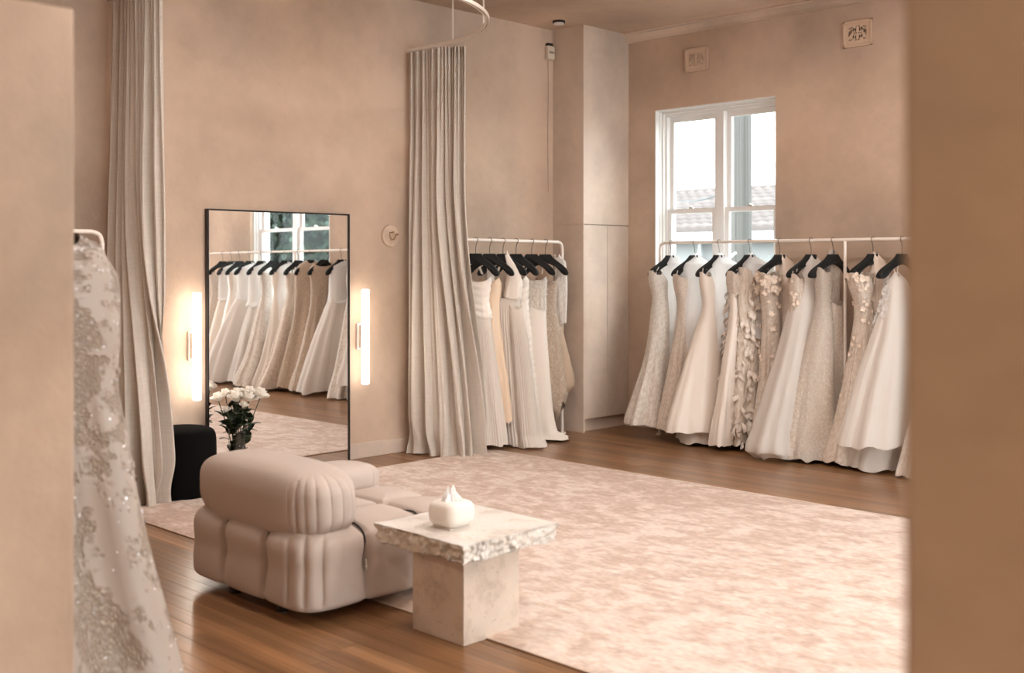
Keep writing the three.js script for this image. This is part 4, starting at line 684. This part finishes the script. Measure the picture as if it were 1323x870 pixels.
A(6.72, { short: 'draped one-shoulder gown', label: 'ivory draped gown with sweeping diagonal folds across the body',
  body: { mat: F.crepe, sd: 0.8, folds: 4, amp: 0.02, start: 0.3, ruch: 0.0045, nt: 160, rows: [[1.44, 0.06, 0.05, 0.03], [1.36, 0.10, 0.065, 0.01], [1.15, 0.095, 0.06, 0.01], [0.9, 0.11, 0.07, 0.02], [0.55, 0.125, 0.085, 0.03], [0.12, 0.15, 0.1, 0.05]] }, straps: [[0.12, 1.51, 0.07, 1.43]] });
A(6.93, { short: 'column gown with beaded bodice', label: 'plain ivory column gown with beaded bodice and small train by the corner cabinet',
  body: [{ mat: F.crepe, sd: 1.7, folds: 5, amp: 0.022, start: 0.25, rows: [[1.20, 0.105, 0.07, 0.02], [0.95, 0.11, 0.075, 0.02], [0.6, 0.125, 0.085, 0.03], [0.25, 0.145, 0.1, 0.04], [0.06, 0.165, 0.12, 0.06], [0.008, 0.23, 0.16, 0.10, 0.02]] },
    { name: 'beaded_bodice', mat: F.bead, sd: 2, folds: 2, amp: 0.003, nt: 20, rows: [[1.43, 0.105, 0.065, 0.02], [1.36, 0.112, 0.072, 0.02], [1.2, 0.107, 0.072, 0.02], [1.12, 0.112, 0.075, 0.02]] }], straps: [[0.1, 1.5, 0.09, 1.42], [-0.08, 1.5, -0.08, 1.42]],
  extras: [{ name: 'beading', i: 1, n: 160, t: [0, 1], make: beadG(0.004), mat: F.crystal }] });
A(7.12, { short: 'silver beaded lace gown', label: 'tan beaded lace mermaid gown with curved hem hanging above the floor',
  body: { mat: F.beadTan, sd: 3.3, folds: 4, amp: 0.02, start: 0.4, hem: 0.06, rows: [[1.42, 0.10, 0.06, 0.02], [1.33, 0.105, 0.07, 0.01], [1.15, 0.085, 0.06, 0.01], [0.9, 0.11, 0.075, 0.02], [0.6, 0.12, 0.09, 0.03], [0.38, 0.135, 0.1, 0.04], [0.27, 0.10, 0.08, 0.05]] }, straps: [[0.1, 1.5, 0.09, 1.41], [-0.08, 1.5, -0.08, 1.41]],
  extras: [{ name: 'beading', n: 300, t: [0.02, 0.97], make: beadG(0.0055), mat: F.crystal }] });
gown({ at: onA(7.25), turn: uT, ry: RYA, rail: rail2, noHanger: true, short: '', label: 'taupe satin gown with white lace sleeve at the end of the short rail',
  body: [{ name: 'taupe_skirt', mat: F.taupe, sd: 2.1, folds: 4, amp: 0.02, rows: [[1.2, 0.06, 0.04, -0.02], [0.95, 0.07, 0.05, 0.0], [0.65, 0.11, 0.08, 0.03], [0.45, 0.13, 0.09, 0.05], [0.36, 0.07, 0.06, 0.05], [0.2, 0.06, 0.05, 0.0], [0.14, 0.02, 0.02, 0.0]] },
    { name: 'lace_sleeve', mat: F.lace, sd: 6, folds: 2, amp: 0.006, nt: 24, ns: 48, rows: [[1.575, 0.02, 0.02, 0.02], [1.52, 0.05, 0.03, 0.05], [1.3, 0.055, 0.04, 0.06], [1.05, 0.05, 0.04, 0.06], [0.98, 0.045, 0.035, 0.06]] }],
  extras: [{ name: 'brooch', i: 1, n: 3, t: [0.02, 0.06], make: beadG(0.012), mat: F.crystal }] });

// sparkling beaded gown in the foreground, on the partition rail
gown({ at: [1.47, -3.45], turn: 0, ry: 1.69, rail: undefined, short: 'sparkling beaded gown by the partition', label: 'greyish sparkling beaded gown with crystals, hanging behind the partition edge',
  body: [{ mat: F.beadGrey, sd: 1.45, folds: 5, amp: 0.036, start: 0.18, nt: 90, ns: 200, rows: [[1.58, 0.06, 0.06, 0.0], [1.55, 0.115, 0.085, 0.01], [1.46, 0.15, 0.10, 0.03], [1.3, 0.15, 0.105, 0.035], [1.12, 0.135, 0.10, 0.035], [0.95, 0.148, 0.12, 0.04], [0.7, 0.172, 0.14, 0.055], [0.4, 0.205, 0.17, 0.09], [0.02, 0.25, 0.22, 0.125]] }],
  extras: [{ name: 'crystals', n: 340, t: [0.01, 0.95], make: beadG(0.0052), mat: F.crystal }, { name: 'lace_flowers', n: 260, t: [0.02, 0.9], make: flowerG(0.009), mat: F.greyPetal }] });

// ------------------------------------------------------------------ outside the windows
const outM = { tile: std({ color: C(0.075, 0.06, 0.056), roughness: 0.9 }), tile2: std({ color: C(0.088, 0.072, 0.067), roughness: 0.9 }), render: std({ color: C(0.24, 0.24, 0.24), roughness: 0.9 }), fascia: std({ color: C(0.45, 0.47, 0.48), roughness: 0.7 }), darkOut: std({ color: C(0.035, 0.045, 0.05), roughness: 0.8 }), pole: std({ color: C(0.15, 0.145, 0.135), map: every(barkT, 0.4, 1.6), roughness: 0.95 }), grass: std({ color: C(0.12, 0.13, 0.11), roughness: 1 }), bark: std({ color: C(0.12, 0.09, 0.06), roughness: 0.95 }),
  leaves: [[0.024, 0.052, 0.034], [0.045, 0.078, 0.048], [0.016, 0.036, 0.024]].map((c) => std({ color: C(...c), roughness: 0.75, side: THREE.DoubleSide })) };
{ const g = struct('ground', box(WX + 0.32, 60, -1.0, -0.6, -50, 40), outM.grass); }
{
  const hx = 21.5, hz = -15, o = thing('house', 'low neighbouring house with red tiled roof across the street', 'house', [hx, -0.6, hz]);
  mesh('wall', merge([box(0.5, 0.7, 0, 2.9, -6, -2.6), box(0.5, 0.7, 0, 2.9, 4.8, 7), box(0.5, 0.7, 2.1, 2.9, -2.6, 4.8), box(0.7, 8, 0, 2.9, -6, -5.8), box(0.7, 8, 0, 2.9, 6.8, 7), box(7.8, 8, 0, 2.9, -5.8, 6.8), box(0.7, 7.8, 2.7, 2.9, -5.8, 6.8)]), outM.render, o);
  mesh('gutter_fascia', box(-0.02, 0.12, 2.62, 2.86, -6.6, 7.6, 0.02), outM.fascia, o);
  mesh('downpipe', rod([0.3, 0, -0.4], [0.3, 2.7, -0.4], 0.05), outM.fascia, o);
  const n = 10, run = 3.6, rise = 1.15;
  for (let i = 0; i < n; i++) { // overlapping courses of pan tiles
    const x0 = run * i / n, y0 = 2.86 + rise * i / n, g = grid(150, 3, (s, t) => { const z = lerp(-6.6, 7.6, s), wv = 0.028 * Math.sin(z * 2 * Math.PI / 0.3); return t < 0.3 ? [x0 - 0.02, y0 - 0.01, z] : [x0 - 0.02 + (t - 0.33) * 1.5 * (run / n + 0.07), y0 + 0.12 + wv + (t - 0.33) * 1.5 * (rise / n), z]; });
    mesh('tile_course', g, i % 3 ? outM.tile : outM.tile2, o);
  }
  mesh('ridge', rod([run, 2.86 + rise + 0.05, -6.6], [run, 2.86 + rise + 0.05, 7.6], 0.11, 10), outM.tile2, o);
  mesh('roof_deck', new THREE.BufferGeometry().copy(box(run, run + 4.2, 2.86, 2.87, -6.6, 7.6)), outM.render, o);
}
{
  const o = thing('utility_pole', 'weathered grey wooden utility pole outside the window', 'pole', [11.95, -0.6, -7.85]);
  const g = new THREE.CylinderGeometry(0.135, 0.165, 9, 24); g.translate(0, 4.5, 0); mesh('shaft', g, outM.pole, o);
  mesh('bracket', rod([-0.13, 2.25, 0.05], [-0.25, 1.95, -0.35], 0.025), outM.fascia, o);
  const w = thing('overhead_wire', 'thin overhead wire running from the roof towards the pole', 'wire', [11.95, 2.2, -7.85]);
  mesh('wire', tube([[0.1, 0.25, -0.1], [4, 0.4, -3.5], [11, 0.9, -9]], 0.012, 30, 5), outM.darkOut, w);
}
function foliage(rx, ry, rz, n, size, sd) {
  seed = sd; const L = [];
  for (let i = 0; i < n; i++) { const a = rnd() * 6.28, b = Math.acos(rr(-1, 1)), r = Math.pow(rnd(), 0.33), lump = 1 + 0.18 * Math.sin(a * 5 + sd) * Math.sin(b * 4), q = size * rr(0.6, 1.4);
    const g = grid(1, 2, (s, t) => [(s - 0.5) * q * 0.6 * Math.sin(Math.PI * (0.1 + 0.8 * t)), 0.12 * q * Math.sin(t * 3), t * q]); g.rotateX(rr(-1.2, 1.2)); g.rotateY(rnd() * 6.28); g.translate(rx * r * lump * Math.sin(b) * Math.cos(a), ry * r * lump * Math.cos(b), rz * r * lump * Math.sin(b) * Math.sin(a)); L.push(g); }
  return merge(L);
}
function tree(x, z, h, r, kind, label, sd, n = 9000, size = 0.17) {
  const o = thing('leafy_tree', label, 'tree', [x, -0.6, z]);
  mesh('trunk', tube([[0, 0, 0], [0.1, h * 0.3, 0.05], [0, h * 0.62, -0.05]], 0.13, 12, 8), outM.bark, o);
  const f = foliage(r, h * 0.42, r, n, size, sd); f.translate(0, h * 0.58, 0); mesh('foliage', f, outM.leaves[kind], o).userData.kind = 'stuff';
  const f2 = foliage(r * 0.9, h * 0.38, r * 0.9, Math.floor(n * 0.6), size, sd + 5); f2.translate(0, h * 0.58, 0); mesh('foliage', f2, outM.leaves[(kind + 1) % 3], o).userData.kind = 'stuff';
}
tree(12.3, 3.5, 5.4, 1.7, 0, 'dense green tree outside, reflected in the mirror beside the right window panes', 101);
tree(13.0, 6.0, 5.6, 1.8, 1, 'bright green tree outside, reflected in the mirror beside the left window panes', 202);
tree(16.5, 7.6, 6.6, 2.6, 2, 'dark green tree further out, reflected through the mirror window', 303);
tree(19.3, -10.7, 2.9, 0.85, 0, 'small green tree before the tiled roof outside the right pane', 404, 900, 0.22);
tree(30, -23.5, 6.3, 1.2, 2, 'distant dark tree rising behind the roof ridge outside the left pane', 505, 700, 0.3);

renderer.render(scene, camera);
